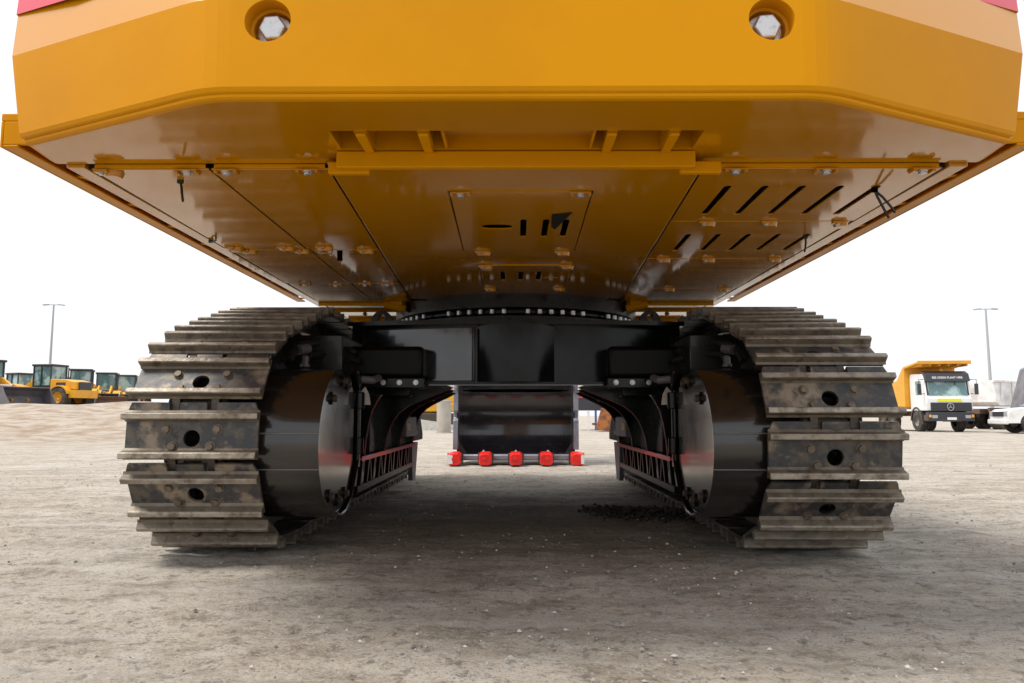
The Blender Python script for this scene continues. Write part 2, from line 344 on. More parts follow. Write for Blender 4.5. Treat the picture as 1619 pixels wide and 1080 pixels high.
# ---- counterweight
def counterweight():
    mb = MB()
    lv = [  # z, list of half outline points (x, y)
        (1.600, [(.868, 1.990), (1.606, 2.328), (1.626, 2.470)]),
        (1.602, [(.874, 1.979), (1.616, 2.320), (1.636, 2.470)]),
        (1.607, [(.877, 1.974), (1.622, 2.317), (1.642, 2.470)]),
        (1.614, [(.878, 1.973), (1.623, 2.316), (1.643, 2.470)]),
        (1.617, [(.879, 1.976), (1.622, 2.318), (1.642, 2.470)]),
        (1.622, [(.881, 1.970), (1.633, 2.311), (1.652, 2.470)]),
        (1.634, [(.882, 1.966), (1.637, 2.308), (1.656, 2.470)]),
        (1.915, [(.897, 1.992), (1.697, 2.333), (1.712, 2.520)]),
        (2.330, [(.885, 2.120), (1.735, 2.420), (1.750, 2.600)]),
        (2.950, [(.850, 2.230), (1.600, 2.520), (1.630, 2.700)])]
    def outline(z, p):
        a, b, c = p; back = 2.50 if z < 1.9 else 2.9
        a0 = (a[0]-.07, a[1]); a1 = (a[0]+.085*(b[0]-a[0])/.75, a[1]+.085*(b[1]-a[1])/.75)
        arc = [tuple((1-t)**2*a0[q]+2*t*(1-t)*a[q]+t*t*a1[q] for q in (0, 1)) for t in (0, .25, .5, .75, 1)]
        half = arc+[b, c]
        return [(-c[0], back)]+[(-x, y) for x, y in reversed(half)]+half+[(c[0], back)]
    n = 16
    for z, p in lv: mb.add([(x, y, z) for x, y in outline(z, p)], [])
    for k in range(len(lv)-1):
        for i in range(n-1):
            if k == 6 and i == 7: continue        # rear face with the two pockets
            mb.f.append([k*n+i, k*n+i+1, (k+1)*n+i+1, (k+1)*n+i]); mb.m.append(3 if k == 7 else 0)
    mb.f.append([(len(lv)-1)*n+i for i in range(n)]); mb.m.append(0)
    # rear face
    z0, z1 = 1.634, 1.915; y0, y1 = 1.966, 1.992
    def fy(z): return y0+(y1-y0)*(z-z0)/(z1-z0)
    hc = [(-.714, 1.842), (.736, 1.842)]; r = .067
    loops = [[(-.812, z0), (.812, z0), (.827, z1), (-.827, z1)]]+[circle(x, z, r, 80) for x, z in hc]
    flat = [p for l in loops for p in l]
    tr = tessellate_polygon([[Vector((a, b, 0)) for a, b in l] for l in loops])
    mb.add([(a, fy(b), b) for a, b in flat], [tuple(t) for t in tr])
    for x, z in hc:   # pocket: soft rim, wall, floor
        rings = [(r, 0), (r*.985, .004), (r*.985, .050), (r*.86, .053), (r*.86, .080)]
        m = 80; vs = []
        for (rr, d) in rings:
            vs += [(a, fy(b)+d, b) for a, b in circle(x, z, rr, m)]
        fs = [(k*m+i, k*m+(i+1) % m, (k+1)*m+(i+1) % m, (k+1)*m+i) for k in range(len(rings)-1) for i in range(m)]
        fs.append(tuple(range((len(rings)-1)*m, len(rings)*m)))
        mb.add(vs, fs)
    # underside with the cast openings
    z = 1.600; a, b, c = lv[0][1]
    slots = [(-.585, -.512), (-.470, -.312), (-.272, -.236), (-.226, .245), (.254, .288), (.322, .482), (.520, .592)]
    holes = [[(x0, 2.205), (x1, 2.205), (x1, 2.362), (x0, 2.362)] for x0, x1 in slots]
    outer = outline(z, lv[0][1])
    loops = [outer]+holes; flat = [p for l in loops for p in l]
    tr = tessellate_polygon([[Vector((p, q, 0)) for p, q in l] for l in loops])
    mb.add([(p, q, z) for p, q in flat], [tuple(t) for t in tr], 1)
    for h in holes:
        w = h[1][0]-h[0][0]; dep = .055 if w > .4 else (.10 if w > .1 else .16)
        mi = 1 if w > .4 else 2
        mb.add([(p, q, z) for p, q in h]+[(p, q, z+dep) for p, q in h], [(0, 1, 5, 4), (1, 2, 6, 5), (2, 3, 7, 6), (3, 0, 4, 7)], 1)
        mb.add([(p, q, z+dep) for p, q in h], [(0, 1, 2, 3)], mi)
    mb.add([(-c[0], 2.5, 1.6), (c[0], 2.5, 1.6), (c[0], 2.5, 1.9), (-c[0], 2.5, 1.9)], [(0, 1, 2, 3)], 1)
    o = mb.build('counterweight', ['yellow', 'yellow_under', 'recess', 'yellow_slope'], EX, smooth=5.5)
    for x, zz in hc:
        m2 = MB(); y = fy(zz)+.079
        m2.cyl((x, y, zz), (x, y-.008, zz), .052, n=32); m2.cyl((x, y-.008, zz), (x, y-.040, zz), .041, n=6, ph=.35); m2.cyl((x, y-.040, zz), (x, y-.044, zz), .041, .036, n=6, ph=.35)
        m2.build('counterweight_bolt', 'zinc', o, bevel=.0015)
    # red stripe round the corners of the upper slope
    for s in (-1, 1):
        m3 = MB(); q = []
        for z in (2.08, 2.25):
            t = (z-1.915)/.415
            for p0, p1 in (((.897, 1.992), (.885, 2.12)), ((1.697, 2.333), (1.735, 2.42)), ((1.712, 2.52), (1.75, 2.60))):
                q.append((s*(p0[0]+(p1[0]-p0[0])*t)+s*.003, p0[1]+(p1[1]-p0[1])*t-.004, z))
        m3.add(q, [(0, 1, 4, 3), (1, 2, 5, 4)]); m3.build('stripe', 'redstripe', o)
counterweight()
# ---- tail beam in front of the openings
mb = MB()
mb.box(-.605, .605, 2.372, 2.402, 1.541, 1.598)
mb.box(-.64, -.50, 2.403, 2.43, 1.531, 1.572); mb.box(.56, .70, 2.403, 2.43, 1.531, 1.572)
for x in (-.49, -.292, .304, .502): mb.box(x-.016, x+.016, 2.215, 2.372, 1.588, 1.6)
mb.build('frame_beam', 'yellow', EX, bevel=.004)
# ---- belly plates
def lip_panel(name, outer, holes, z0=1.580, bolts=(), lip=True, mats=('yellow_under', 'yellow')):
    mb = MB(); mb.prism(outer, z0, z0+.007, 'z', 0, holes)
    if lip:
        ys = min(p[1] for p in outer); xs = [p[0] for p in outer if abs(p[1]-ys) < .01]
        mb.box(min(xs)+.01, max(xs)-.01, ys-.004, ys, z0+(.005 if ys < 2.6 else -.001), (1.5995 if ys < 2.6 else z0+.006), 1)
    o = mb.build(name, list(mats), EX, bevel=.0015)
    for (x, y, big) in bolts:
        m2 = MB()
        if big:
            m2.cyl((x+.014, y+.03, z0), (x+.014, y+.03, z0-.020), .034, .028, n=18, mi=1)
            m2.box(x-.036, x+.012, y-.016, y+.01, z0-.012, z0-.001, 1)
            m2.hexbolt((x-.014, y-.002, z0-.012), (0, 0, -1), .010, .006)
        else:
            m2.box(x-.040, x+.040, y-.014, y+.028, z0-.006, z0-.0005, 1)
            m2.box(x-.040, x-.028, y-.014, y+.02, z0-.014, z0-.006, 1); m2.box(x+.028, x+.040, y-.014, y+.02, z0-.014, z0-.006, 1)
            m2.hexbolt((x, y+.004, z0-.006), (0, 0, -1), .014, .010)
        m2.build('panel_bolt', ['zinc', 'yellow_under'], o, bevel=.001)
    return o
g = .006
rowsL = [(2.507, 3.755), (3.765, 4.74), (4.75, 5.58)]
cx = lambda y: .655+(y-2.5)*.045    # half width of the centre plate
for i, (y0, y1) in enumerate(rowsL):
    b1 = {0: [(-1.46, y0, 1), (-1.17, y0, 0)], 1: [(-1.42, y0, 1), (-1.47, y0-.07, 1), (-1.14, y0, 1)], 2: [(-1.40, y0, 0), (-1.2, y0+.02, 0)]}[i]
    b2 = {0: [(-1.03, y0, 0), (-.74, y0, 0)], 1: [(-1.02, y0, 1), (-.80, y0, 1), (-1.00, y0-.07, 1), (-1.2, y0-.07, 1)], 2: [(-1.0, y0, 0), (-.85, y0, 0)]}[i]
    h1 = []
    h2 = [slot(-.965, 3.92, .028, .30, .235)] if i == 1 else []
    lip_panel('belly_panel', [(-1.508, y0), (-1.093, y0), (-1.105, y1), (-1.518, y1)], h1, bolts=b1)
    lip_panel('belly_panel', [(-1.083, y0), (-cx(y0)-.012, y0), (-cx(y1)-.012, y1), (-1.095, y1)], h2, bolts=b2)
rowsR = [(2.507, 3.20), (3.21, 3.98), (3.99, 4.93), (4.94, 5.58)]
for i, (y0, y1) in enumerate(rowsR):
    holes = []
    if i == 0: holes = [slot(x, 2.90, .028, .40, -.02) for x in (.815, .958, 1.10, 1.245, 1.385)]
    if i == 1: holes = [slot(x, 3.62, .026, .36, -.02) for x in (.84, .985, 1.13, 1.275, 1.415)]
    xs = {0: (.78, 1.10, 1.44), 1: (.86, 1.14, 1.46), 2: (.82, 1.07, 1.44), 3: (1.05, 1.42)}[i]
    lip_panel('belly_panel', [(cx(y0)+.012, y0), (1.508, y0), (1.518, y1), (cx(y1)+.012, y1)], holes, bolts=[(x, y0, i > 0) for x in xs])
# centre plate with two hatch openings
hx0, hx1 = -.262, .300
hatch1 = [(hx0, 2.74), (hx1, 2.74), (hx1+.012, 3.80), (hx0-.015, 3.80)]
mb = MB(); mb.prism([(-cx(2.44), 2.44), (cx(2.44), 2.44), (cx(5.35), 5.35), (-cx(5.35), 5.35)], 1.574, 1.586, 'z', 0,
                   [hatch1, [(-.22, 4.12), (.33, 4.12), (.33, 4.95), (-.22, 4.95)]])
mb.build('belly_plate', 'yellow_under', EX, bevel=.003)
def inset(p, d):
    cx0 = sum(a for a, b in p)/4; cy0 = sum(b for a, b in p)/4
    return [(a+d*(1 if a < cx0 else -1), b+d*(1 if b < cy0 else -1)) for a, b in p]
o = lip_panel('hatch_cover', inset(hatch1, .006), [slot(-.085, 3.27, .085, .15, math.pi/2), slot(.035, 3.30, .028, .32), slot(.135, 3.30, .028, .32), slot(.225, 3.30, .028, .32),
                                     [(.158, 3.10), (.235, 3.04), (.225, 3.12), (.165, 3.16)]], z0=1.571,
              bolts=[(-.215, 2.75, 0), (.252, 2.75, 0), (-.18, 3.77, 1), (.24, 3.77, 1)])
lip_panel('hatch_cover', [(-.214, 4.126), (.324, 4.126), (.324, 4.944), (-.214, 4.944)], [slot(-.08, 4.45, .03, .28), slot(.03, 4.45, .03, .28), slot(.14, 4.45, .03, .28), slot(.22, 4.5, .03, .10, 1.57)], z0=1.571,
          bolts=[(-.18, 4.13, 1), (.29, 4.13, 1), (-.18, 4.88, 1), (.29, 4.88, 1)])
# torn rubber flap in the hatch opening
mb = MB(); mb.add([(.155, 3.05, 1.569), (.240, 3.02, 1.567), (.175, 3.20, 1.540), (.158, 3.18, 1.548), (.157, 3.06, 1.575), (.242, 3.03, 1.573), (.177, 3.21, 1.546), (.16, 3.19, 1.554)],
                  [(0, 1, 2, 3), (4, 7, 6, 5), (0, 4, 5, 1), (1, 5, 6, 2), (2, 6, 7, 3), (3, 7, 4, 0)]); mb.build('rubber_flap', 'hose', EX)
# dark machinery deck above the slots, edge rails, outer floor
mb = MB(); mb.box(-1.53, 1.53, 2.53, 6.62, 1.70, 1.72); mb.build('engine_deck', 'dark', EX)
for s in (-1, 1):
    mb = MB(); x0, x1 = sorted((s*1.536, s*1.602))
    mb.box(x0, x1, 2.507, 6.62, 1.588, 1.67); mb.build('side_rail', 'yellow_under', EX, bevel=.004)
    # black rubber seal in the seam
    mb = MB(); mb.add([(s*1.509, 2.53, 1.5905), (s*1.535, 2.53, 1.5905), (s*1.535, 5.58, 1.5905), (s*1.519, 5.58, 1.5905), (s*1.509, 2.53, 1.60), (s*1.535, 2.53, 1.60), (s*1.535, 5.58, 1.6), (s*1.532, 5.58, 1.6)],
                      [(0, 1, 2, 3), (4, 7, 6, 5), (0, 1, 5, 4), (1, 2, 6, 5), (2, 3, 7, 6), (3, 0, 4, 7)]); mb.build('rubber_seal', 'dark', EX)
    # walkway along the side
    mb = MB(); xa, xb = 1.612, 1.915
    def sx(a, b): return sorted((s*a, s*b))
    mb.box(*sx(xa, xb), 2.60, 6.3, 1.80, 1.83)
    mb.box(*sx(xb-.012, xb), 2.60, 6.3, 1.700, 1.80)
    mb.box(*sx(xb-.07, xb-.012), 2.60, 6.3, 1.700, 1.71)
    mb.box(*sx(xa, xa+.012), 2.62, 6.3, 1.66, 1.80)
    mb.box(*sx(xa+.012, xb-.012), 2.60, 2.615, 1.71, 1.80)
    for k in range(9):
        y = 2.95+k*.40
        mb.add([(s*(xa+.012), y, 1.685), (s*(xb-.02), y+.02, 1.712), (s*(xb-.02), y+.20, 1.735), (s*(xa+.012), y+.26, 1.74),
                (s*(xa+.012), y, 1.697), (s*(xb-.02), y+.02, 1.722), (s*(xb-.02), y+.20, 1.747), (s*(xa+.012), y+.26, 1.752)],
               [(0, 1, 2, 3), (4, 7, 6, 5), (0, 4, 5, 1), (1, 5, 6, 2), (2, 6, 7, 3), (3, 7, 4, 0)])
    mb.build('walkway', 'yellow', EX, bevel=.004)
# floor plates beyond the belly
for s in (-1, 1):
    mb = MB(); x0, x1 = sorted((s*.80, s*1.534)); mb.box(x0, x1, 5.59, 6.62, 1.594, 1.606)
    mb.box(x0, x1, 5.59, 5.60, 1.56, 1.594, 1); mb.box(x0, x1, 6.60, 6.62, 1.566, 1.594, 1); mb.box(x0, x1, 6.05, 6.06, 1.575, 1.594, 1)
    for q in range(3): mb.hexbolt((s*(.98+q*.17), 6.3, 1.594), (0, 0, -1), .016, .016, 1)
    mb.build('floor_plate', ['yellow_under', 'yellow'], EX)
    mb = MB(); x = s*.93; mb.T = Matrix.Translation((x, 5.55, 1.545)) @ Matrix.Rotation(-s*.22, 4, 'Y')
    mb.cyl((-.085, 0, 0), (.085, 0, 0), .028, n=16); mb.box(-.05, .05, -.02, .04, 0, .05); mb.build('stop_lug', 'yellow', EX, bevel=.006)
# cable ties
def tie(pts):
    mb = MB(); mb.tube(pts, .0048, 6); p = Vector(pts[0]); mb.box(p.x-.010, p.x+.010, p.y-.006, p.y+.006, p.z-.008, p.z+.006); mb.build('cable_tie', 'hose', EX)
tie([(-1.245, 2.62, 1.575), (-1.24, 2.62, 1.555), (-1.228, 2.60, 1.525), (-1.218, 2.59, 1.49)])
tie([(-1.520, 3.55, 1.575), (-1.505, 3.53, 1.565), (-1.475, 3.50, 1.567), (-1.45, 3.44, 1.572)])
tie([(1.385, 2.74, 1.575), (1.40, 2.75, 1.55), (1.43, 2.76, 1.50), (1.445, 2.76, 1.47)])
tie([(1.385, 2.74, 1.575), (1.42, 2.75, 1.55), (1.455, 2.76, 1.515), (1.475, 2.77, 1.495)])
tie([(1.41, 3.48, 1.575), (1.412, 3.48, 1.55), (1.408, 3.48, 1.52), (1.40, 3.47, 1.50)])

# ---- upper works (mostly above the picture)
mb = MB(); mb.box(-1.60, 1.60, 2.66, 6.55, 1.81, 2.95); mb.box(-1.5, 1.5, 3.0, 6.2, 2.95, 3.1)
hs = mb.build('engine_housing', 'yellow', EX, bevel=.03)
mb = MB(); mb.prism([(6.65, 1.66), (8.55, 1.66), (8.75, 2.2), (8.35, 3.3), (6.65, 3.3)], -1.68, -.62, 'x'); cb = mb.build('cab', 'darkgrey', EX, bevel=.03)
mb = MB(); mb.add([(-1.6, 8.70, 2.2), (-.7, 8.70, 2.2), (-.7, 8.40, 3.15), (-1.6, 8.40, 3.15), (-1.6, 8.72, 2.2), (-.7, 8.72, 2.2), (-.7, 8.42, 3.15), (-1.6, 8.42, 3.15)],
                  [(0, 1, 2, 3), (4, 7, 6, 5), (0, 4, 5, 1), (1, 5, 6, 2), (2, 6, 7, 3), (3, 7, 4, 0)]); mb.build('window', 'glass', cb)
mb = MB(); mb.prism([(6.3, 1.9), (6.9, 1.9), (9.6, 4.4), (11.9, 4.75), (12.1, 5.1), (9.4, 5.1), (8.9, 4.8), (6.3, 2.7)], -.28, .28, 'x'); mb.build('boom', 'yellow', EX, bevel=.03)
mb = MB(); mb.prism([(11.75, 5.3), (12.3, 5.0), (11.85, 1.75), (11.4, 1.75)], -.22, .22, 'x'); mb.build('stick', 'yellow', EX, bevel=.03)

# ---- slew ring
RY = 6.1
mb = MB()
mb.lathe([(.90, 1.60), (1.0, 1.60), (1.0, 1.475), (.985, 1.465), (.93, 1.462), (.93, 1.435), (1.0, 1.432), (1.03, 1.41), (1.03, 1.372), (.9, 1.372)], (0, RY, 0), (0, 0, 1), 96)
rg = mb.build('slew_ring', 'black', EX, smooth=35)
for k in range(-13, 14):
    if k in (-8, -7, 0, 7, 8, ): continue
    a = k*.0875+(.04 if k > 0 else -.04)*0
    x = .975*math.sin(a); y = RY-.975*math.cos(a)
    mb = MB(); mb.cyl((x, y, 1.408), (x, y, 1.418), .023, n=12); mb.cyl((x, y, 1.418), (x, y, 1.462), .0165, n=6)
    mb.build('ring_bolt', 'zinc', rg)
# ---- carbody
def carbody():
    mb = MB()
    # curved hub
    mb.lathe([(1.10, 1.372), (1.12, 1.36), (1.12, 1.325), (1.09, 1.315), (.80, 1.315), (.78, 1.30), (.78, .945), (.80, .935)], (0, RY, 0), (0, 0, 1), 96, 0)
    # top deck between the tracks
    out = [(-1.16, 4.98), (-.95, 4.92), (-.55, 4.86), (.55, 4.86), (.95, 4.92), (1.16, 4.98), (1.2, 7.3), (-1.2, 7.3)]
    mb.prism(out, 1.322, 1.352, 'z')
    mb.prism([(-1.16, 5.12), (-.6, 4.99), (.6, 4.99), (1.16, 5.12), (1.16, 7.2), (-1.16, 7.2)], 1.19, 1.322, 'z', 0)
    # front wall: angled plates and a bulging centre
    w = [(-1.13, 5.10), (-.36, 4.90), (-.26, 4.905)]
    for i in range(13):
        a = -1+2*i/12; w.append((a*.26, 4.905-.085*(1-a*a)))
    w += [(.36, 4.90), (1.13, 5.10)]
    pts = w+[(p[0], p[1]+.03) for p in reversed(w)]
    mb.prism(pts, .935, 1.322, 'z')
    # underside plate with the big swivel opening
    mb.prism([(-1.02, 4.90), (1.02, 4.90), (1.02, 7.25), (-1.02, 7.25)], .920, .935, 'z', 0, [[(x, y) for x, y in circle(0, 6.1, .62, 48)]])
    mb.prism([(x, y) for x, y in circle(0, 6.1, .6195, 48)], .99, 1.0, 'z', 1)
    # rear wall
    mb.box(-1.1, 1.1, 7.15, 7.2, .935, 1.322)
    o = mb.build('carbody', ['black', 'dark'], EX, smooth=28)
    mb = MB(); mb.prism([(-1.08, 5.074), (-.365, 4.888), (-.297, 4.888), (-.297, 4.898), (-.365, 4.898), (-1.08, 5.084)], .945, 1.30, 'z'); mb.build('front_plate', 'blackgloss', o)
    mb = MB(); mb.prism([(-1.0, 4.895), (1.0, 4.895), (1.0, 7.2), (-1.0, 7.2)], .912, .917, 'z', 0, [[(x, y) for x, y in circle(0, 6.0, .44, 48)]]); mb.build('bottom_plate', 'under_plate', o)
    mb = MB(); mb.box(-.295, -.275, 4.878, 4.897, .94, 1.30); mb.build('weld_strip', 'blackdust', o, bevel=.006)
    for s in (-1, 1):
        # bracket boxes with bolts
        x0, x1 = sorted((s*.608, s*1.10))
        mb = MB(); mb.box(x0, x1, 4.76, 5.0, .955, 1.165); b = mb.build('leg_bracket', 'blacksoft', o, bevel=.03, seg=3)
        for k in range(3):
            m2 = MB(); m2.hexbolt((s*(.655+k*.107), 4.76, .925+.0), (0, -1, 0), .013, .014); m2.build('bracket_bolt', 'zinc', b)
        m2 = MB(); m2.box(*sorted((s*.60, s*1.12)), 4.764, 4.79, .89, .954); m2.build('bolt_flange', 'black', b, bevel=.004)
        mb = MB(); mb.tube([(s*1.24, 4.55, .945), (s*1.15, 4.5, .94), (s*.98, 4.5, .935), (s*.9, 4.56, .93), (s*.88, 4.66, .95)], .024, 12); mb.build('travel_hose', 'grey', o)
        mb = MB(); mb.prism([(s*.975, .775), (s*.965, .83), (s*.92, .885), (s*.895, .84), (s*.885, .775)], 4.44, 4.45, 'y'); mb.build('bright_patch_plate', 'brightpatch', o)  # pale plate added to imitate a bright patch of light here
        # lifting eye by the ring
        mb = MB(); x = s*.93; mb.prism([(x+.075*math.cos(math.pi*k/10), 1.352+.085*math.sin(math.pi*k/10)) for k in range(11)], 5.0, 5.05, 'y', 0, [circle(x, 1.385, .024, 14)]); mb.build('lifting_eye', 'black', o)
        # arched leg plates running down to the track frame
        mb = MB(); mb.box(*sorted((s*.74, s*1.25)), 5.1, 7.1, .84, .93); mb.box(*sorted((s*1.0, s*1.25)), 5.0, 7.1, .45, .9); mb.build('leg_beam', 'black', o, bevel=.01)
        for (ya, yb, kk) in ((4.62, 4.65, 1.9), (5.33, 5.36, 1.0), (6.0, 6.03, .9), (6.75, 6.78, .8)):
            prof = [(.955, .452), (.945, .53), (.925, .60), (.895, .67), (.85, .73), (.79, .775), (.72, .81), (.63, .845), (.54, .88), (.45, .918)]
            if kk > 1: prof = [(.955, .452), (.948, .55), (.93, .66), (.91, .74), (.88, .80), (.86, .83)]
            if kk < 1: prof = [(.955-(.955-x)*kk, z) for x, z in prof]
            xe = prof[-1][0]
            poly = [(s*1.22, .45)]+[(s*x, z) for x, z in prof]+[(s*(xe-.01), .935 if kk <= 1 else .84), (s*1.22, .935 if kk <= 1 else .84)]
            mb = MB(); mb.prism(poly, ya, yb, 'y'); lg = mb.build('leg_arch', 'black', o, smooth=25)
            m2 = MB(); m2.tube([(s*(x-.002), ya+.002, z) for x, z in prof], .0045, 6); m2.build('edge_line', 'rededge', lg)  # thin reddish line along each arch edge
M['rededge'] = mat('red_edge_line', (.30, .06, .06), .4, var=[((.10, .09, .09), 4, .45, .6)])
carbody()

# ---- tracks
def track_path():
    """closed path (Y, Z) of the shoe plates' outer face, starting at the top of the rear idler and running towards the viewer"""
    pts = []
    c1 = (4.03, .597); r1 = .553
    c2 = (8.28, .56); r2 = .513
    # top run: carrier roller
    pts += [(8.28, 1.073), (7.95, 1.19), (7.5, 1.32), (7.2, 1.358), (6.6, 1.345), (6.0, 1.352), (5.5, 1.368), (5.0, 1.388), (4.85, 1.392), (4.72, 1.374)]
    a0 = math.pi-math.atan2(1, .285)  # tangent point angle on sprocket
    for k in range(40):
        a = a0+(3*math.pi/2-a0)*k/39; pts.append((c1[0]+r1*math.cos(a), c1[1]+r1*math.sin(a)))
    pts += [(4.5, .060), (8.28, .060)]
    for k in range(1, 30):
        a = -math.pi/2+math.pi*k/30; pts.append((c2[0]+r2*math.cos(a), c2[1]+r2*math.sin(a)))
    return pts
def resample(pts, n, phase):
    P = [Vector(p) for p in pts]; P.append(P[0]); seg = [(P[i+1]-P[i]).length for i in range(len(P)-1)]; L = sum(seg)
    def at(s):
        s %= L
        for i, d in enumerate(seg):
            if s <= d: return P[i].lerp(P[i+1], s/d)
            s -= d
        return P[-1]
    return [at(phase+L*k/n) for k in range(n)], L
PATH = track_path()
_, PL = resample(PATH, 4, 0)
NSH = round(PL/.298)
PITCH = PL/NSH
def shoe_mesh():
    """local: x across, s = +Y travel (down the front), Z outward; origin at mid-chord on the plate's outer face"""
    mb = MB(); hw = .318; p = PITCH
    s0, s1 = -p/2-.006, p/2-.044
    nt_ = .018
    outer = [(-hw+.02, s0), (-.115, s0), (-.115, s0+.045), (-.065, s0+.045), (-.065, s0), (.065, s0), (.065, s0+.045), (.115, s0+.045), (.115, s0), (hw-.02, s0),
             (hw, s0+.05), (hw, s1-.0), (-hw, s1-.0), (-hw, s0+.05)]
    hole = circle(0, .017, .040, 20)
    mb.prism(outer, -nt_, 0, 'z', 0, [hole])
    # curled lip under the next shoe
    for (sc, hh, lean) in ((-p/2+.060, .046, .0), (p/2-.058, .050, .006)):
        prof = [(sc-.030, -.001), (sc-.017, .010), (sc-.014+lean, hh-.004), (sc-.010+lean, hh), (sc+.012+lean, hh), (sc+.016+lean, hh-.005), (sc+.018, .010), (sc+.027, -.001)]
        mb.prism(prof, -hw-.006, hw+.006, 'x', 1)
    for (x, s) in ((-.122, -.026), (.122, -.026), (-.090, .055), (.090, .055)):
        mb.cyl((x, s, 0), (x, s, .016), .021, .019, n=6, mi=2, ph=x*9); mb.cyl((x, s, 0), (x, s, .003), .026, n=12, mi=2)
    return mb
def link_mesh(mb, x0, P, Q):
    d = (Q-P); L = d.length; ang = math.atan2(d.y, d.x)
    T = Matrix.Translation((x0, (P.x+Q.x)/2, (P.y+Q.y)/2)) @ Matrix.Rotation(ang, 4, 'X')
    # here local y = travel, local z = left normal -> flip so that +z is inward
    mb.T = T
    for s in (-1, 1):
        mb.box(s*.095-.018, s*.095+.018, -L/2-.03, L/2-.01, .020, .115)
        mb.box(s*.060-.016, s*.060+.016, L/2-.045, L/2+.035, .030, .110)
    mb.cyl((-.135, -L/2, .068), (.135, -L/2, .068), .026, n=10)
    mb.T = Matrix.Identity(4)
shoe0 = None
SHX = [1.545, 1.515]
for side, (tx, ph) in enumerate(((-1.550, 0.0), (1.520, 0.0))):
    # phase: put a shoe centre at the wanted height on the front of the sprocket
    target = .618 if side == 0 else .530
    best = None
    for k in range(54):
        phs = PITCH*k/54; pp, _ = resample(PATH, NSH, phs)
        for i in range(NSH):
            c = (pp[i]+pp[(i+1) % NSH])/2
            if c.x < 3.9:
                e = abs(c.y-target)
                if best is None or e < best[0]: best = (e, phs)
    pp, _ = resample(PATH, NSH, best[1])
    mb = MB()
    for i in range(NSH): link_mesh(mb, tx, pp[i], pp[(i+1) % NSH])
    tr = mb.build('crawler_track', 'link', EX, recalc=True)
    tr['label'] = 'crawler track on the left of the picture, dark plates with pale worn ribs' if side == 0 else 'crawler track on the right of the picture, browner and dustier'
    lc = Vector(tr['lc'])
    for i in range(NSH):
        P, Q = pp[i], pp[(i+1) % NSH]; d = Q-P; c = (P+Q)/2
        yv = Vector((0, d.x, d.y)).normalized(); xv = Vector((-1, 0, 0)); zv = xv.cross(yv)   # outward
        if shoe0 is None:
            shoe0 = shoe_mesh().build('track_shoe', ['plate', 'grouser', 'shoebolt'], tr, bevel=.004)
            # the mesh origin was centred: shift it back
            off = Vector(shoe0['lc']); shoe0.data.transform(Matrix.Translation(off)); o = shoe0
        else:
            o = shoe0.copy(); COL.objects.link(o)
        o.parent = tr
        m = Matrix((xv, yv, zv)).transposed().to_4x4(); m.translation = Vector((tx, c.x, c.y))-lc
        jit = Matrix.Rotation(random.gauss(0, .006), 4, 'X') @ Matrix.Rotation(random.gauss(0, .003), 4, 'Z')
        o.matrix_local = m @ jit
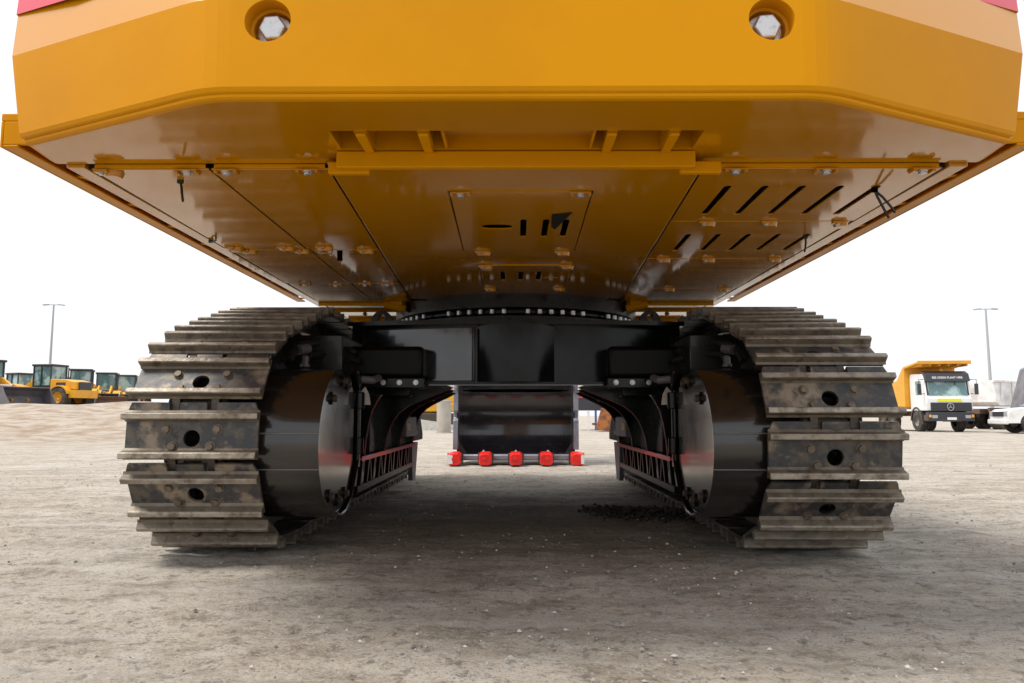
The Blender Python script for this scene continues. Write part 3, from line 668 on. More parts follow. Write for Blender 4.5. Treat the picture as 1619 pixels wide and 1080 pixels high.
# ---- track frames
def frame(s, tx):
    xi = .955
    mb = MB()
    mb.prism([(4.35, .45), (8.1, .45), (8.1, .52), (7.7, .86), (4.9, .93), (4.45, .80)], *sorted((s*1.03, s*(abs(tx)+.22))), 'x')
    mb.box(*sorted((s*xi, s*1.04)), 4.50, 6.95, .432, .452)                  # ledge
    mb.box(*sorted((s*1.15, s*(abs(tx)+.15))), 4.5, 8.1, .20, .45)          # roller carrier core
    mb.prism([(4.35, .50), (4.9, .93), (4.9, 1.14), (4.5, 1.05)], *sorted((s*1.30, s*(abs(tx)+.1))), 'x')
    mb.box(*sorted((s*1.06, s*1.5)), 4.42, 5.0, .93, 1.2)
    fr = mb.build('track_frame', 'blackdust', EX, bevel=.006)
    m2 = MB(); m2.box(*sorted((s*(xi-.004), s*(xi-.0005))), 4.55, 6.9, .428, .456); m2.build('red_strip', 'red', fr)
    # roller guards with slanting ribs
    m2 = MB(); m2.box(*sorted((s*(xi+.02), s*(xi+.04))), 4.55, 6.9, .235, .275, 0)
    for k in range(11):
        y = 4.62+k*.20; x0, x1 = sorted((s*(xi+.02), s*(xi+.045)))
        m2.prism([(y, .27), (y+.03, .27), (y+.10, .435), (y+.07, .435)], x0, x1, 'x', 0)
        if k % 2: m2.prism([(y+.15, .27), (y+.175, .27), (y+.125, .435), (y+.10, .435)], x0, x1, 'x', 0)
    m2.build('roller_guard', 'blacksoft', fr)
    for k in range(8):
        y = 4.75+k*.43; m2 = MB()
        m2.lathe([(.03, -.30), (.11, -.30), (.125, -.27), (.125, -.20), (.10, -.19), (.10, .19), (.125, .20), (.125, .27), (.11, .30), (.03, .30)], (tx, y, .29), (1, 0, 0), 24); m2.build('track_roller', 'link', fr)
    for y in (5.0, 7.2):
        m2 = MB(); m2.lathe([(.03, -.16), (.10, -.16), (.10, .16), (.03, .16)], (tx, y, 1.15), (1, 0, 0), 24); m2.box(tx-.05, tx+.05, y-.04, y+.04, .9, 1.08); m2.build('carrier_roller', 'link', fr)
    # idler wheel far end, sprocket near end
    m2 = MB(); m2.lathe([(.05, -.12), (.36, -.12), (.40, -.05), (.40, .05), (.36, .12), (.05, .12)], (tx, 8.28, .56), (1, 0, 0), 40); m2.build('idler', 'blackdust', EX)
    m2 = MB(); n = 22; pts = []
    for k in range(n*2):
        a = math.pi*k/n; r = .46 if k % 2 else .40; pts.append((4.03+r*math.cos(a), .607+r*math.sin(a)))
    m2.prism(pts, tx-.05, tx+.05, 'x'); m2.lathe([(.02, .24), (.30, .24), (.40, .20), (.42, .05), (.42, -.22), (.02, -.22)], (tx, 4.03, .607), (s, 0, 0), 40); m2.build('sprocket', 'blackdust', EX)
    m2 = MB(); m2.prism([(6.9, .45), (7.3, .45), (7.15, .10), (6.95, .10)], *sorted((s*(xi+.02), s*(xi+.06))), 'x'); m2.build('idler_bracket', 'grey', fr)
    # hoses and fittings in the dark space above the motor
    m2 = MB(); m2.tube([(s*1.30, 4.15, 1.02), (s*1.28, 4.25, 1.12), (s*1.2, 4.45, 1.16), (s*1.05, 4.7, 1.12)], .022, 8)
    m2.tube([(s*1.24, 4.2, .99), (s*1.22, 4.3, 1.07), (s*1.14, 4.5, 1.09), (s*1.02, 4.7, 1.06)], .018, 8); m2.build('hydraulic_hose', 'hose', fr)
    m2 = MB(); m2.cyl((s*1.27, 4.22, 1.09), (s*1.235, 4.3, 1.105), .030, n=12); m2.hexbolt((s*1.22, 4.2, .99), (0, 0, 1), .02, .05); m2.build('hose_fitting', 'grey', fr)
    # travel motor guard
    c = (4.00, .568); r = .455
    def P(a, rr=r): return (c[0]+rr*math.cos(a), c[1]+(rr-.058)*math.sin(a))
    angs = [R(92+k*5.5) for k in range(33)]
    xo, xn = s*1.42, s*.955
    m2 = MB()
    o_ = [P(a) for a in angs]; i_ = [P(a, r-.022) for a in reversed(angs)]
    m2.prism(o_+i_, *sorted((xo, xn)), 'x')
    gd = m2.build('motor_guard', 'guard', EX, smooth=30)
    m3 = MB(); q = P(R(197.5), r+.001); m3.cyl((s*.958, q[0], q[1]), (s*1.40, q[0], q[1]), .0035, n=8); m3.build('weld_seam', 'galvdull', gd)
    m3 = MB(); q = P(R(172), r+.001); m3.cyl((s*.958, q[0], q[1]), (s*1.40, q[0], q[1]), .0045, n=8); m3.build('weld_seam', 'galvdull', gd)  # upper seam line, its pale grey also stands in for the highlight
    # inner end plate with rounded nose, rim flange and bolts
    nose = [P(R(a), r-.024) for a in range(92, 269, 8)]+[(4.18, .22), (4.34, .42), (4.34, .84), (4.2, .94)]
    m3 = MB(); m3.prism(nose, *sorted((s*.962, s*.975)), 'x'); m3.build('motor_cover', 'covermetal', gd, smooth=20)
    m3 = MB(); path = [P(R(258), r-.01), P(R(268), r-.005), (4.10, .185), (4.24, .24), (4.40, .44), (4.40, .86), (4.30, .96)]
    m3.tube([(s*.953, y, z) for y, z in path], .014, 8); m3.tube([(s*.975, y+.02, z) for y, z in path], .016, 8)
    m3.build('rim_flange', 'black', gd)
    m3 = MB(); m3.box(*sorted((s*.945, s*.985)), 4.40, 4.46, .40, .98)
    for z in (.53, .80): m3.cyl((s*.945, 4.40, z-.05), (s*.945, 4.40, z+.05), .032, n=14)
    m3.build('hinge_post', 'black', gd, bevel=.005)
    for (y, z) in ((3.80, .80), (4.02, .90), (3.78, .30), (3.96, .26), (4.12, .89), (4.12, .28)):
        m3 = MB(); m3.cyl((s*.962, y, z), (s*.950, y, z), .034, n=20, mi=0); m3.hexbolt((s*.950, y, z), (-s, 0, 0), .02, .018, 1, washer=False); m3.build('cover_bolt', ['black', 'link'], gd)
    # small yellow label
    m3 = MB(); m3.box(*sorted((s*.906, s*.9095)), 6.12, 6.30, .585, .645, 0); m3.build('warning_sticker', 'sticker', fr)
    m3 = MB(); m3.box(*sorted((s*.91, s*1.0)), 6.08, 6.7, .53, .70, 0); m3.build('frame_box', 'grey', fr, bevel=.01)
    m3 = MB(); m3.box(*sorted((s*.99, s*1.03)), 6.6, 7.4, .52, .56, 0); m3.build('step_bar', 'grey', fr)
M['galvdull'] = mat('ground_weld_and_highlight', (.16, .15, .15), .4, metal=.3)
M['covermetal'] = mat('glossy_cover_plate', (.085, .078, .070), .13, metal=.75, coat=.3, rvar=(4, .1, .2), bump=(3, .06, .01))
frame(-1, -1.550); frame(1, 1.520)

# ---- bucket
def bucket():
    mb = MB(); by = 10.72; hw = .86
    prof = [(by, .07), (by+.25, .06), (by+.55, .10), (by+.82, .25), (by+.97, .50), (by+1.0, .80), (by+.92, 1.10), (by+.72, 1.35), (by+.42, 1.48), (by+.15, 1.50)]
    # smooth the shell
    def cr(p, n=5):
        out = []
        for i in range(len(p)-1):
            p0, p1, p2, p3 = p[max(i-1, 0)], p[i], p[i+1], p[min(i+2, len(p)-1)]
            for k in range(n):
                t = k/n; out.append(tuple(.5*((2*p1[j])+(-p0[j]+p2[j])*t+(2*p0[j]-5*p1[j]+4*p2[j]-p3[j])*t*t+(-p0[j]+3*p1[j]-3*p2[j]+p3[j])*t**3) for j in (0, 1)))
        return out+[p[-1]]
    pr = cr(prof); cyc = (by+.45, .78)
    inn = [(cyc[0]+(y-cyc[0])*.955, cyc[1]+(z-cyc[1])*.955) for y, z in pr]
    mb.prism(pr+list(reversed(inn)), -hw, hw, 'x')
    for s in (-1, 1):
        x0, x1 = sorted((s*(hw-.035), s*(hw+.001)))
        mb.prism(pr+[(by-.02, 1.3), (by-.06, .9), (by-.05, .35)], x0, x1, 'x')
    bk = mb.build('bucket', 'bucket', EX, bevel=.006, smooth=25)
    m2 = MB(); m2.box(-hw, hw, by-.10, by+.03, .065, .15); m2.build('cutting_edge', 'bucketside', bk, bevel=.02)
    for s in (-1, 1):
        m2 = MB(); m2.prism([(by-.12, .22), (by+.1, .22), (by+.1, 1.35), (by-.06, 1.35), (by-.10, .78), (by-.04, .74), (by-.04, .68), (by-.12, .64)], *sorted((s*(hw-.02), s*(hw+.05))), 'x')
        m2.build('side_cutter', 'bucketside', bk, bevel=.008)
        m2 = MB(); m2.prism([(s*(hw-.03), .14), (s*(hw-.16), .14), (s*(hw-.03), .34)], by-.02, by+.02, 'y'); m2.build('corner_gusset', 'bucket', bk)
    for x in (-.47, 0, .47):
        m2 = MB(); m2.prism([(by-.10, .13), (by+.22, .13), (by+.16, .20), (by-.06, .21)], x-.012, x+.012, 'x'); m2.build('adapter_rib', 'galv', bk, bevel=.004)
    for k, x in enumerate((-.875, -.435, 0, .435, .875)):
        m2 = MB(); w = .093
        m2.box(x-w-.018, x+w+.018, by-.13, by+.02, .015, .17, 1)
        z0, z1 = .005, .185
        ring = lambda y, w, a, b: [(x-w, y, a+.03), (x-w+.03, y, a), (x+w-.03, y, a), (x+w, y, a+.03), (x+w, y, b-.03), (x+w-.03, y, b), (x-w+.03, y, b), (x-w, y, b-.03)]
        vs = ring(by-.10, w, z0, z1+.01)+ring(by-.30, w*.98, z0, z1)+ring(by-.34, w*.86, z0+.01, z1-.02)
        fs = [(q*8+i, q*8+(i+1) % 8, (q+1)*8+(i+1) % 8, (q+1)*8+i) for q in range(2) for i in range(8)]+[tuple(range(8)), tuple(range(16, 24))]
        m2.add(vs, fs, 0)
        m2.box(x-.030, x+.030, by-.348, by-.340, .075, .115, 0)
        if k in (0, 4): m2.box(*sorted((x+(-.09 if k == 0 else .09), x+(-.02 if k == 0 else .045))), by-.3435, by-.3405, .03, .15, 2)
        m2.build('tooth', ['redcap', 'bucket', 'white'], bk, bevel=.006)
bucket()

# ================================================================== BACKGROUND MACHINES
def wheel(root, x, y, r, w, rim='rim', axis=(0, 1, 0)):
    mb = MB(); prof = [(r*.55, -w/2), (r*.9, -w/2), (r, -w*.36), (r, w*.36), (r*.9, w/2), (r*.55, w/2)]
    mb.lathe(prof, (x, y, r), axis, 28)
    for k in range(20):
        a = 2*math.pi*k/20; mb.T = Matrix.Translation((x, y, r)) @ Matrix.Rotation(a, 4, 'Y'); mb.box(-r*.06, r*.06, -w*.42, w*.42, r*.97, r*1.03)
    mb.T = Matrix.Identity(4)
    t = mb.build('wheel', 'tyre', root)
    mb = MB(); mb.lathe([(.02, -w*.2), (r*.2, -w*.35), (r*.3, -w*.2), (r*.5, -w*.3), (r*.58, -w*.5), (r*.58, w*.5), (r*.5, w*.3), (r*.3, w*.2), (r*.2, w*.35), (.02, w*.2)], (x, y, r), axis, 24)
    mb.build('rim', rim, t)
def make_loader():
    """local +x forward"""
    rt = empty('wheel_loader', (0, 0, 0))
    mb = MB(); mb.prism([(-3.4, .85), (-.2, .75), (.2, .75), (1.6, .8), (1.6, 1.5), (.5, 1.7), (-3.4, 1.4)], -.55, .55, 'y', 0)
    mb.box(-3.5, -2.9, -1.15, 1.15, .75, 1.35); mb.build('chassis', 'ylw2', rt, bevel=.05)
    mb = MB(); mb.prism([(-3.3, 1.4), (-.9, 1.4), (-.9, 2.25), (-2.4, 2.2), (-3.25, 2.0)], -.85, .85, 'y'); mb.build('hood', 'ylw2', rt, bevel=.08)
    mb = MB(); mb.box(-3.42, -3.28, -.62, .62, 1.38, 2.0); mb.build('grille', 'darkgrey', rt, bevel=.03)
    mb = MB(); mb.box(-2.3, -1.5, .86, .90, 1.5, 1.95); mb.build('side_vent', 'darkgrey', rt)
    mb = MB()
    mb.box(-.9, .75, -.8, .8, 1.5, 1.75)
    for px_, py_ in ((-.86, -.76), (-.86, .76), (.71, -.76), (.71, .76), (0, -.77), (0, .77)): mb.box(px_-.05, px_+.05, py_-.04, py_+.04, 1.7, 3.25)
    cb = mb.build('cab', 'darkgrey', rt)
    mb = MB(); mb.box(-.98, .85, -.88, .88, 3.25, 3.42); mb.build('roof', 'darkgrey', cb, bevel=.05)
    mb = MB(); mb.box(-.84, .70, -.73, .73, 1.76, 3.24); mb.build('window', 'glass', cb)
    for x in (-2.1, 1.35):
        for y in (-1.05, 1.05): wheel(rt, x, y, .78, .6, 'ylw2')
    for x in (-2.1, 1.35):
        mb = MB()
        for s in (-1, 1):
            pts = [(x+.95*math.cos(a), .78+.95*math.sin(a)) for a in [math.pi*k/10 for k in range(1, 10)]]
            pts += [(x+.86*math.cos(a), .78+.86*math.sin(a)) for a in [math.pi*k/10 for k in range(9, 0, -1)]]
            mb.prism(pts, *sorted((s*.75, s*1.35)), 'y')
        mb.build('mudguard', 'ylw2', rt)
    for s in (-1, 1):
        mb = MB(); mb.prism([(.6, 2.05), (1.0, 2.2), (2.6, 1.15), (3.35, .55), (3.2, .3), (2.3, .75), (.7, 1.65)], *sorted((s*.42, s*.58)), 'y'); mb.build('lift_arm', 'ylw2', rt, bevel=.03)
    mb = MB(); mb.cyl((1.0, 0, 1.6), (2.6, 0, 1.5), .09, n=10); mb.cyl((.9, .3, 1.1), (2.2, .3, 1.25), .07, n=10); mb.build('cylinder', 'galv', rt)
    mb = MB(); prof = [(4.55, .05), (3.6, .03), (3.2, .25), (3.1, .8), (3.3, 1.25), (3.75, 1.42)]
    inn = [(4.5, .10), (3.65, .09), (3.28, .3), (3.18, .8), (3.37, 1.19), (3.77, 1.36)]
    mb.prism(prof+list(reversed(inn)), -1.5, 1.5, 'y')
    for s in (-1, 1): mb.prism(prof+[(3.95, .95)], *sorted((s*1.46, s*1.503)), 'y')
    mb.build('loader_bucket', 'grey', rt, bevel=.01)
    mb = MB(); mb.cyl((-1.2, -.6, 2.2), (-1.2, -.6, 3.2), .05, n=8); mb.build('exhaust', 'darkgrey', rt)
    return rt
ld = make_loader()
spec = [(-40.6, 55.2, -.45, 'yellow wheel loader cut off by the left edge, its large grey bucket on the ground'),
        (-37.0, 57.5, 2.95, 'yellow wheel loader with its dark rear grille turned to the viewer, nearest cab'),
        (-37.4, 62.5, -1.15, 'yellow wheel loader just right of the one showing its rear grille'),
        (-38.0, 67.5, -1.2, 'yellow wheel loader directly behind the long brown blade'),
        (-38.8, 72.5, -1.2, 'yellow wheel loader half hidden by the left crawler track'),
        (-46.5, 68.0, 2.75, 'yellow wheel loader farther back, seen above the large grey bucket'),
        (-42.6, 80.0, -.9, 'yellow wheel loader farthest back in the left row')]
for i, (x, y, hd, lb) in enumerate(spec):
    o = ld if i == 0 else copy_tree(ld)
    o.location = (x, y, gz(x, y)-.02); o.rotation_euler = (0, 0, hd); o.scale = (1.5, 1.12, 1.08) if i == 0 else (1, 1, 1); tag(o, lb, 'wheel loader', 'wheel loaders parked in a row on the left')
# brown dozer blade lying in the row
rt = empty('dozer_blade', (0, 0, 0)); mb = MB()
mb.prism([(0, .05), (.12, .0), (.30, .35), (.30, .7), (.1, 1.02), (0, 1.0), (.2, .68), (.2, .36)], -1.6, 1.6, 'x'); mb.build('mouldboard', 'brownsteel', rt, bevel=.01)
mb = MB(); mb.box(-1.6, 1.6, -.03, .04, -.0, .12); mb.build('cutting_edge', 'grey', rt)
for s in (-1, 1):
    mb = MB(); mb.box(s*.8-.08, s*.8+.08, .3, 1.4, .3, .45); mb.build('push_arm', 'ylw2', rt)
bx, by_ = -34.4, 61.0
rt.location = (bx, by_, gz(bx, by_)); rt.rotation_euler = (0, 0, .45); tag(rt, 'long rusty brown dozer blade standing in front of the loader row', 'dozer blade')

def make_dump_truck():
    """local: front faces -Y, x across"""
    rt = empty('dump_truck', (0, 0, 0))
    mb = MB(); mb.box(-.45, .45, .4, 7.0, .75, 1.0); mb.box(-1.15, 1.15, .25, .5, .55, .8); mb.build('chassis', 'brownsteel', rt)
    mb = MB()
    mb.prism([(0.0, 1.0), (0.0, 1.55), (.10, 1.72), (.26, 2.52), (.40, 2.72), (1.75, 2.78), (1.85, 2.6), (1.85, 1.0)], -1.2, 1.2, 'x')
    cb = mb.build('cab', 'white', rt, bevel=.05)
    # windscreen, sun visor, side windows
    def quad(name, pts, off, m, parent, bevel=0):
        a, b_, c = Vector(pts[0]), Vector(pts[1]), Vector(pts[3]); nrm = (b_-a).cross(c-a).normalized()*off
        q = MB(); q.add([Vector(p)+nrm*.1 for p in pts]+[Vector(p)+nrm for p in pts], [(0, 1, 2, 3), (7, 6, 5, 4), (0, 4, 5, 1), (1, 5, 6, 2), (2, 6, 7, 3), (3, 7, 4, 0)]); return q.build(name, m, parent, bevel=bevel)
    quad('windscreen', [(-1.02, .088, 1.66), (1.02, .088, 1.66), (.96, .232, 2.38), (-.96, .232, 2.38)], .012, 'glass', cb)
    mb = MB()
    for x, w_ in ((-1.06, .05), (.42, .05), (1.06, .05)):
        mb.add([(x-w_, .075, 1.62), (x+w_, .075, 1.62), (x+w_*.9-.03*(x > 1), .225, 2.42), (x-w_*.9, .225, 2.42), (x-w_, .10, 1.62), (x+w_, .10, 1.62), (x+w_*.9, .25, 2.42), (x-w_*.9, .25, 2.42)],
               [(0, 1, 2, 3), (4, 7, 6, 5), (0, 4, 5, 1), (1, 5, 6, 2), (2, 6, 7, 3), (3, 7, 4, 0)])
    mb.box(-1.08, 1.08, .060, .10, 1.58, 1.66); mb.build('screen_frame', 'darkgrey', cb)
    mb = MB(); mb.prism([(.03, 2.36), (.16, 2.72), (.5, 2.86), (.6, 2.80), (.24, 2.46), (.22, 2.36)], -1.16, 1.16, 'x'); vs_ = mb.build('sun_visor', 'darkgrey', cb, bevel=.02)
    cu = bpy.data.curves.new('lettering', 'FONT'); cu.body = 'BEE GREEN PLANT HIRE'; cu.size = .15; cu.align_x = 'CENTER'; cu.extrude = .003
    to = bpy.data.objects.new('tmp', cu); COL.objects.link(to); bpy.context.view_layer.update()
    me = bpy.data.meshes.new_from_object(to.evaluated_get(bpy.context.evaluated_depsgraph_get())); bpy.data.objects.remove(to)
    me.materials.clear(); me.materials.append(M['white']); lt = bpy.data.objects.new('lettering', me); COL.objects.link(lt); lt.parent = vs_
    lt['lc'] = (0, 0, 0); lt.location = Vector((0, .075, 2.49))-Vector(vs_['lc']); lt.rotation_euler = (R(90-19.5), 0, 0)
    for s in (-1, 1):
        mb = MB(); mb.prism([(.45, 1.75), (1.15, 1.75), (1.15, 2.4), (.55, 2.4)], *sorted((s*1.203, s*1.212)), 'x'); mb.build('side_window', 'glass', cb)
        mb = MB(); mb.tube([(s*1.2, .2, 2.45), (s*1.5, .1, 2.45), (s*1.5, .1, 1.75), (s*1.2, .15, 1.8)], .018, 6); mb.box(*sorted((s*1.40, s*1.58)), .08, .14, 1.75, 2.25); mb.build('mirror', 'darkgrey', cb)
    mb = MB(); mb.box(-.62, .35, -.012, .02, 1.42, 1.56); mb.box(.35, .62, -.012, .02, 1.42, 1.56); mb.build('hivis_strip', 'hivis', cb)
    mb = MB(); mb.box(-1.0, 1.12, -.045, .02, .98, 1.38)
    for k in range(4): mb.box(-.98, 1.10, -.06, -.045, 1.02+k*.095, 1.045+k*.095)
    gr = mb.build('grille', 'darkgrey', rt, bevel=.01)
    mb = MB(); mb.lathe([(.15, -.014), (.178, -.014), (.178, .014), (.15, .014), (.15, -.014)], (.0, -.08, 1.18), (0, 1, 0), 32)
    for k in range(3):
        a = math.pi/2+k*2*math.pi/3; px_, pz_ = .155*math.cos(a), .155*math.sin(a); qx, qz = .022*math.cos(a+math.pi/2), .022*math.sin(a+math.pi/2)
        mb.prism([(px_, 1.18+pz_), (qx, 1.18+qz), (-qx, 1.18-qz)], -.092, -.072, 'y')
    mb.build('emblem', 'galv', gr)
    mb = MB(); mb.box(-1.2, 1.2, -.12, .2, .52, .93); mb.box(-.5, .5, -.15, -.1, .5, .62); bp_ = mb.build('bumper', 'darkgrey', rt, bevel=.03)
    mb = MB(); mb.box(-.24, .24, -.165, -.152, .58, .70); mb.build('number_plate', 'white', bp_)
    for s in (-1, 1):
        mb = MB(); mb.box(*sorted((s*.72, s*1.0)), -.13, -.118, .66, .80); mb.build('headlight', 'galv', bp_)
        mb = MB(); mb.box(*sorted((s*1.04, s*1.16)), -.13, -.118, .70, .82); mb.build('indicator', 'amber', bp_)
        for y, k in ((1.2, 1), (4.4, 1), (5.75, 1)):
            wheel(rt, 0, 0, .53, .34, 'rim', (1, 0, 0)) if False else None
            mb = MB(); r, w_ = .53, .36; mb.lathe([(r*.5, -w_/2), (r*.92, -w_/2), (r, -w_*.36), (r, w_*.36), (r*.92, w_/2), (r*.5, w_/2)], (s*1.02, y, r), (1, 0, 0), 28)
            t = mb.build('wheel', 'tyre', rt)
            mb = MB(); mb.lathe([(.02, 0), (r*.22, .10), (r*.3, .02), (r*.45, .02), (r*.55, .15), (r*.52, .17)], (s*1.02, y, r), (s, 0, 0), 24); mb.build('rim', 'rim', t)
        mb = MB(); pts = [(1.2+.68*math.cos(a), .53+.66*math.sin(a)) for a in [math.pi*k/10 for k in range(11)]]+[(1.2+.60*math.cos(a), .53+.58*math.sin(a)) for a in [math.pi*k/10 for k in range(10, -1, -1)]]
        mb.prism(pts, *sorted((s*.8, s*1.225)), 'x'); mb.build('wheel_arch', 'darkgrey', rt)
    mb = MB(); mb.cyl((0, .7, 2.78), (0, .7, 2.98), .07, n=12); mb.build('beacon', 'amber', cb)
    # tipper body with canopy over the cab
    mb = MB()
    mb.prism([(1.95, 1.2), (2.05, 1.15), (2.0, 3.15), (.25, 3.30), (.25, 3.22), (1.9, 3.05)], -1.45, 1.35, 'x')
    mb.box(-1.45, 1.35, .18, .30, 3.18, 3.34)
    for s in (-1.45, 1.28): mb.prism([(2.0, 1.2), (6.6, 1.35), (6.6, 2.35), (2.9, 2.5), (2.05, 3.12)], s, s+.07, 'x')
    mb.box(-1.4, 1.3, 2.0, 6.6, 1.12, 1.25)
    for k in range(6): x = -1.2+k*.48; mb.box(x-.04, x+.04, .32, 1.9, 3.08, 3.20)
    mb.build('tipper_body', 'orange', rt, bevel=.015)
    return rt
dt = make_dump_truck()
dx, dy = 21.45, 36.2
dt.location = (dx, dy, gz(dx, dy)-.02); dt.rotation_euler = (0, 0, R(-6)); dt.scale = (.90, 1, 1.07); tag(dt, 'white dump truck with yellow tipper body and star emblem, facing the viewer', 'dump truck', 'dump trucks')
d2 = copy_tree(dt); d2.location = (-48.6, 78, gz(-48.6, 78)); d2.rotation_euler = (0, 0, R(25)); tag(d2, 'white cabbed lorry with yellow body far behind the wheel loaders on the left', 'dump truck', 'dump trucks')

# white tipper truck seen from the side, cab tilted forward
rt = empty('tipper_truck', (0, 0, 0))
mb = MB(); mb.box(-3.7, 4.4, -.45, .45, .85, 1.1); mb.box(-3.7, 2, -1.0, -.9, .95, 1.15); mb.build('chassis', 'brownsteel', rt)
mb = MB(); mb.prism([(-3.4, 1.45), (-3.2, 1.25), (2.1, 1.25), (2.3, 2.55), (-3.6, 2.55)], -1.2, 1.2, 'y')
for k in range(7): x = -3.1+k*.82; mb.box(x, x+.09, -1.27, -1.2, 1.5, 2.5)
mb.box(-3.65, 2.35, -1.28, -1.2, 2.46, 2.58); mb.build('tipper_body', 'whitebin', rt, bevel=.02)
for x in (-2.95, -1.65, 3.3):
    for s in (-1, 1):
        mb = MB(); r, w_ = .54, .5; mb.lathe([(r*.5, -w_/2), (r*.92, -w_/2), (r, -w_*.36), (r, w_*.36), (r*.92, w_/2), (r*.5, w_/2)], (x, s*.95, r), (0, 1, 0), 28); t = mb.build('wheel', 'tyre', rt)
        mb = MB(); mb.lathe([(.02, .05), (r*.2, .12), (r*.3, .04), (r*.45, .04), (r*.55, .24), (r*.52, .255)], (x, s*.95, r), (0, s, 0), 24); mb.build('rim', 'rim', t)
mb = MB(); mb.prism([(2.6, 1.0), (4.5, 1.0), (4.5, 2.0), (4.3, 2.75), (2.6, 2.8)], -1.15, 1.15, 'y')
mb.build('cab', 'white', rt, bevel=.08)
tx_, ty_ = 31.7, 46.0
rt.location = (tx_, ty_, gz(tx_, ty_)-.02); rt.rotation_euler = (0, 0, R(20)); rt.scale = (1.15, 1.15, 1.15); tag(rt, 'white ribbed tipper truck seen from the side between the dump truck and the pickup', 'tipper truck')

M['greyhop'] = mat('grey_hopper', (.20, .19, .21), .5, var=[((.14, .13, .15), 2, .45, .6)])
rt = empty('hopper', (26.2, 36.0, gz(26.2, 36.0)), rz=R(-10))
mb = MB(); mb.prism([(-1.45, .9), (1.3, .9), (1.6, 2.2), (1.0, 3.2), (-.35, 3.35), (-.8, 3.15)], -.9, .9, 'y'); mb.build('shell', 'greyhop', rt, bevel=.06)
for a in (-1.0, 1.0):
    mb = MB(); mb.box(a-.08, a+.08, -.7, .7, 0, 1.0); mb.build('leg', 'darkgrey', rt)
tag(rt, 'grey steel hopper with a sloping front rising behind the pickup truck', 'hopper')
# white pickup
rt = empty('pickup_truck', (0, 0, 0))
mb = MB(); mb.prism([(-2.55, .45), (-2.6, .75), (-2.55, 1.08), (-.55, 1.10), (-.45, 1.12), (1.1, 1.12), (2.35, 1.0), (2.55, .85), (2.55, .42)], -.88, .88, 'y'); mb.build('body', 'white', rt, bevel=.05)
mb = MB(); mb.prism([(-.55, 1.10), (-.35, 1.68), (-.1, 1.76), (.55, 1.76), (.75, 1.70), (1.35, 1.12)], -.78, .78, 'y'); cb = mb.build('cab', 'white', rt, bevel=.06)
for s in (-1, 1):
    mb = MB(); mb.prism([(-.38, 1.16), (-.22, 1.64), (.18, 1.67), (.18, 1.16)], *sorted((s*.785, s*.792)), 'y'); mb.prism([(.26, 1.16), (.26, 1.67), (.66, 1.64), (1.15, 1.16)], *sorted((s*.785, s*.792)), 'y'); mb.build('side_window', 'glass', cb)
    for x in (-1.7, 1.65):
        mb = MB(); r, w_ = .38, .26; mb.lathe([(r*.5, -w_/2), (r*.92, -w_/2), (r, -w_*.36), (r, w_*.36), (r*.92, w_/2), (r*.5, w_/2)], (x, s*.80, r), (0, 1, 0), 28); t = mb.build('wheel', 'tyre', rt)
        mb = MB(); mb.lathe([(.02, .12), (r*.2, .13), (r*.5, .10), (r*.62, .135), (r*.6, .14)], (x, s*.80, r), (0, s, 0), 10); mb.build('rim', 'galv', t)
    for x in (-1.7, 1.65):
        mb = MB(); mb.prism([(x+.46*math.cos(a), .40+.46*math.sin(a)) for a in [math.pi*k/12 for k in range(13)]], *sorted((s*.72, s*.884)), 'y')
        mb.build('wheel_arch', 'darkgrey', rt)
mb = MB(); mb.box(-.9, -.8, s*.0-.88, .88, 1.1, 1.2); mb.build('roll_bar', 'darkgrey', rt)
for q in (-1, 1):
    mb = MB(); mb.box(2.50, 2.575, *sorted((q*.55, q*.84)), .72, .92); mb.build('headlight', 'galv', rt, bevel=.02)
    mb = MB(); mb.box(1.05, 1.2, *sorted((q*.88, q*1.04)), 1.12, 1.28); mb.build('mirror', 'darkgrey', cb, bevel=.02)
mb = MB(); mb.box(2.54, 2.585, -.5, .5, .70, .90); mb.build('grille', 'darkgrey', rt)
mb = MB(); mb.box(2.50, 2.66, -.86, .86, .38, .58); mb.build('bumper', 'white', rt, bevel=.04)
mb = MB(); mb.add([(1.42, -.70, 1.14), (1.42, .70, 1.14), (.80, .62, 1.70), (.80, -.62, 1.70), (1.40, -.70, 1.13), (1.40, .70, 1.13), (.78, .62, 1.69), (.78, -.62, 1.69)],
                  [(0, 1, 2, 3), (4, 7, 6, 5), (0, 4, 5, 1), (1, 5, 6, 2), (2, 6, 7, 3), (3, 7, 4, 0)]); mb.build('windscreen', 'glass', cb)
rt.scale = (1.12, 1.12, 1.12)
rt.location = (25.55, 34.0, gz(25.5, 34.0)-.01); rt.rotation_euler = (0, 0, R(168)); tag(rt, 'white pickup truck facing left, cut off by the right edge, in front of the hopper', 'pickup truck')

# light masts
def mast(x, y, h, lb, rz):
    rt = empty('light_mast', (x, y, gz(x, y)), rz=rz)
    mb = MB(); mb.cyl((0, 0, 0), (0, 0, h), .26, .13, n=12); mb.build('pole', 'galv', rt)
    mb = MB(); mb.box(-.9, .9, -.06, .06, h-.05, h+.07); cr_ = mb.build('crossarm', 'galv', rt)
    for s in (-1, 1):
        mb = MB(); mb.T = Matrix.Translation((s*1.25, 0, h)) @ Matrix.Rotation(s*.12, 4, 'Y'); mb.box(-.45, .45, -.3, .3, -.07, .10); mb.build('lamp_head', 'galv', cr_, bevel=.03)
    tag(rt, lb, 'light mast', 'tall twin-headed light masts')
mast(-77.9, 121, 18.0, 'tall twin-headed light mast on the left, above the wheel loaders', .1)
mast(71.5, 110, 16.9, 'tall twin-headed light mast on the right, above the white tipper truck', -.1)

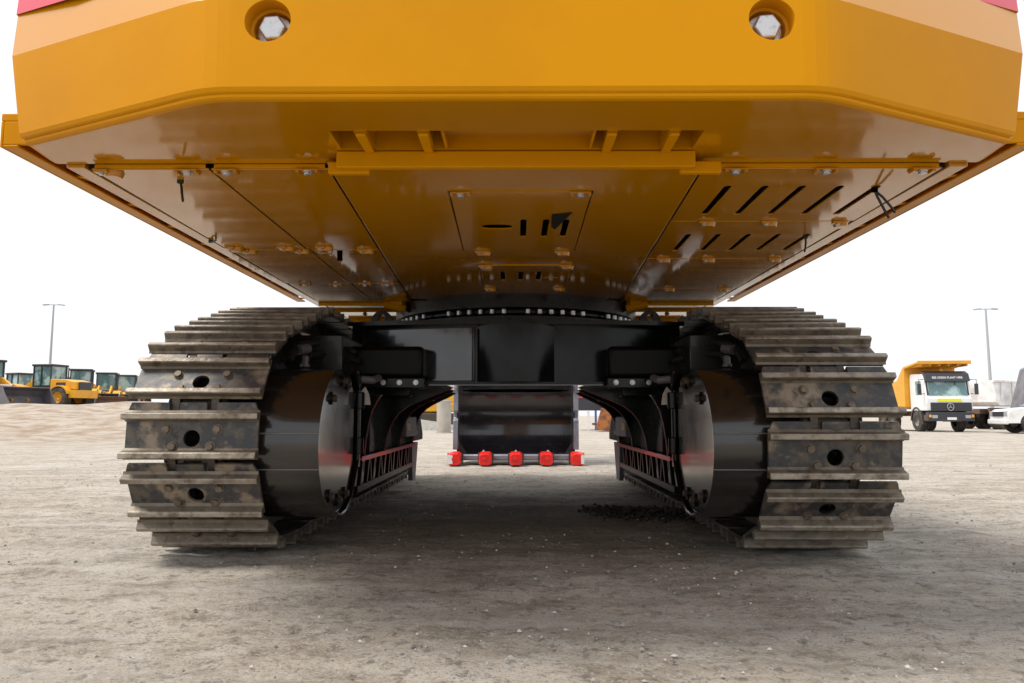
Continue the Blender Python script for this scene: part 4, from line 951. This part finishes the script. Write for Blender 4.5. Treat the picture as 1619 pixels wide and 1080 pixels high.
# things seen between the tracks, beside the bucket
mb = MB(); mb.lathe([(.0, 1.36), (.28, 1.36), (.30, 1.34), (.30, .04), (.36, .03), (.36, 0)], (-3.0, 30.5, gz(-3, 30.5)), (0, 0, 1), 28)
tag(mb.build('concrete_bollard', 'concrete'), 'pale round concrete bollard just left of the bucket', 'bollard')
mb = MB()
gh = []
n = 26
for j in range(n):
    for i in range(n*2):
        x = -1.0+2.0*i/(n*2-1); y = -1+2*j/(n-1); r = max(0, 1-math.hypot(x, y)); gh.append((x*3.2, y*1.6, .62*r**.8+.06*r*pnoise(Vector((x*9, y*9, 1)))))
mb.add([(a-5.2, b+36, c+gz(a-5.2, b+36)-.01) for a, b, c in gh], [(j*n*2+i, j*n*2+i+1, (j+1)*n*2+i+1, (j+1)*n*2+i) for j in range(n-1) for i in range(n*2-1)])
tag(mb.build('gravel_pile', 'gravel', recalc=False, smooth=80), 'low grey gravel pile left of the concrete bollard', 'gravel pile')
def far_excavator(x, y, hd, lb):
    rt = empty('crawler_crane', (x, y, gz(x, y)), rz=hd)
    rt.name = 'small_excavator'
    for s in (-1, 1):
        mb = MB(); mb.prism([(-1.9, .3), (-1.6, .05), (1.6, .05), (1.9, .3), (1.9, .6), (1.6, .85), (-1.6, .85), (-1.9, .6)], *sorted((s*.8, s*1.35)), 'y'); mb.build('crawler_track', 'link', rt, bevel=.04)
    mb = MB(); mb.box(-1.9, 1.3, -1.3, 1.3, .92, 1.4); mb.box(-2.0, .2, -1.25, 1.25, 1.4, 2.1); mb.box(-.5, .5, -.8, .8, .5, 1.1); mb.build('body', 'ylw2', rt, bevel=.06)
    mb = MB(); mb.box(.2, 1.4, .2, 1.25, 1.4, 2.85); cb = mb.build('cab', 'ylw2', rt, bevel=.06); mb = MB(); mb.box(.3, 1.3, 1.245, 1.26, 1.9, 2.7); mb.box(1.395, 1.41, .3, 1.15, 1.6, 2.7); mb.build('window', 'glass', cb)
    mb = MB(); mb.prism([(1.0, 1.4), (1.4, 1.4), (3.2, 3.0), (4.9, 2.4), (5.0, 2.7), (3.2, 3.5), (1.0, 1.9)], -.2, .15, 'y'); mb.build('boom', 'ylw2', rt)
    mb = MB(); mb.prism([(4.7, 2.8), (5.1, 2.8), (4.5, 1.0), (4.3, 1.0)], -.15, .10, 'y'); mb.build('stick', 'ylw2', rt)
    mb = MB(); mb.prism([(4.2, .95), (4.7, 1.0), (4.8, .4), (4.3, .1), (3.9, .4)], -.45, .45, 'y'); mb.build('bucket', 'rust', rt)
    tag(rt, lb, 'excavator')
far_excavator(-4.7, 40, R(186), 'small yellow excavator glimpsed under the carbody, left of the bucket')
# screening plant on white and blue legs
rt = empty('screening_plant', (3.95, 36, gz(3.95, 36)))
mb = MB(); mb.prism([(-1.1, .95), (1.0, .95), (1.5, 1.35), (1.5, 1.75), (-1.1, 1.75)], -.8, .8, 'y'); mb.build('hopper', 'darkgrey', rt, bevel=.04)
mb = MB(); mb.box(-1.1, -.1, -.83, -.79, 1.55, 1.62); mb.build('pink_rail', 'redstripe', rt)
mb = MB(); mb.box(-.35, .15, -.9, -.81, 1.6, 2.0); mb.box(-1.3, 1.5, -.2, .2, 1.76, 1.95); mb.build('engine_cover', 'ylw2', rt)
mb = MB(); mb.box(-1.35, -1.12, -.85, -.6, 1.0, 1.4); mb.build('control_box', 'sticker', rt)
for x, mm in ((-.95, 'white'), (-.45, 'white'), (-.1, 'blue'), (.55, 'white')):
    mb = MB(); mb.box(x-.05, x+.05, -.8, -.7, 0, .95); mb.build('leg', mm, rt)
tag(rt, 'dark screening plant on white and blue legs, just right of the bucket', 'screening plant')
rt = empty('digging_bucket', (4.15, 33.5, gz(4.15, 33.5)))
mb = MB(); mb.prism([(-.5, .35), (-.4, .05), (.4, .0), (.65, .4), (.6, 1.0), (.4, 1.15), (.45, .5), (.3, .2), (-.3, .2), (-.42, .4)], -.5, .5, 'y')
mb.prism([(-.5, .35), (-.4, .05), (.4, .0), (.65, .4), (.6, 1.0), (-.3, 1.05)], -.52, -.48, 'y'); mb.build('shell', 'rust', rt, bevel=.02)
for k in range(3):
    mb = MB(); mb.box(-.62, -.42, -.42+k*.36, -.30+k*.36, .28, .38); mb.build('tooth', 'brownsteel', rt)
tag(rt, 'rusty orange digging bucket lying right of the dark screening plant', 'loose bucket')
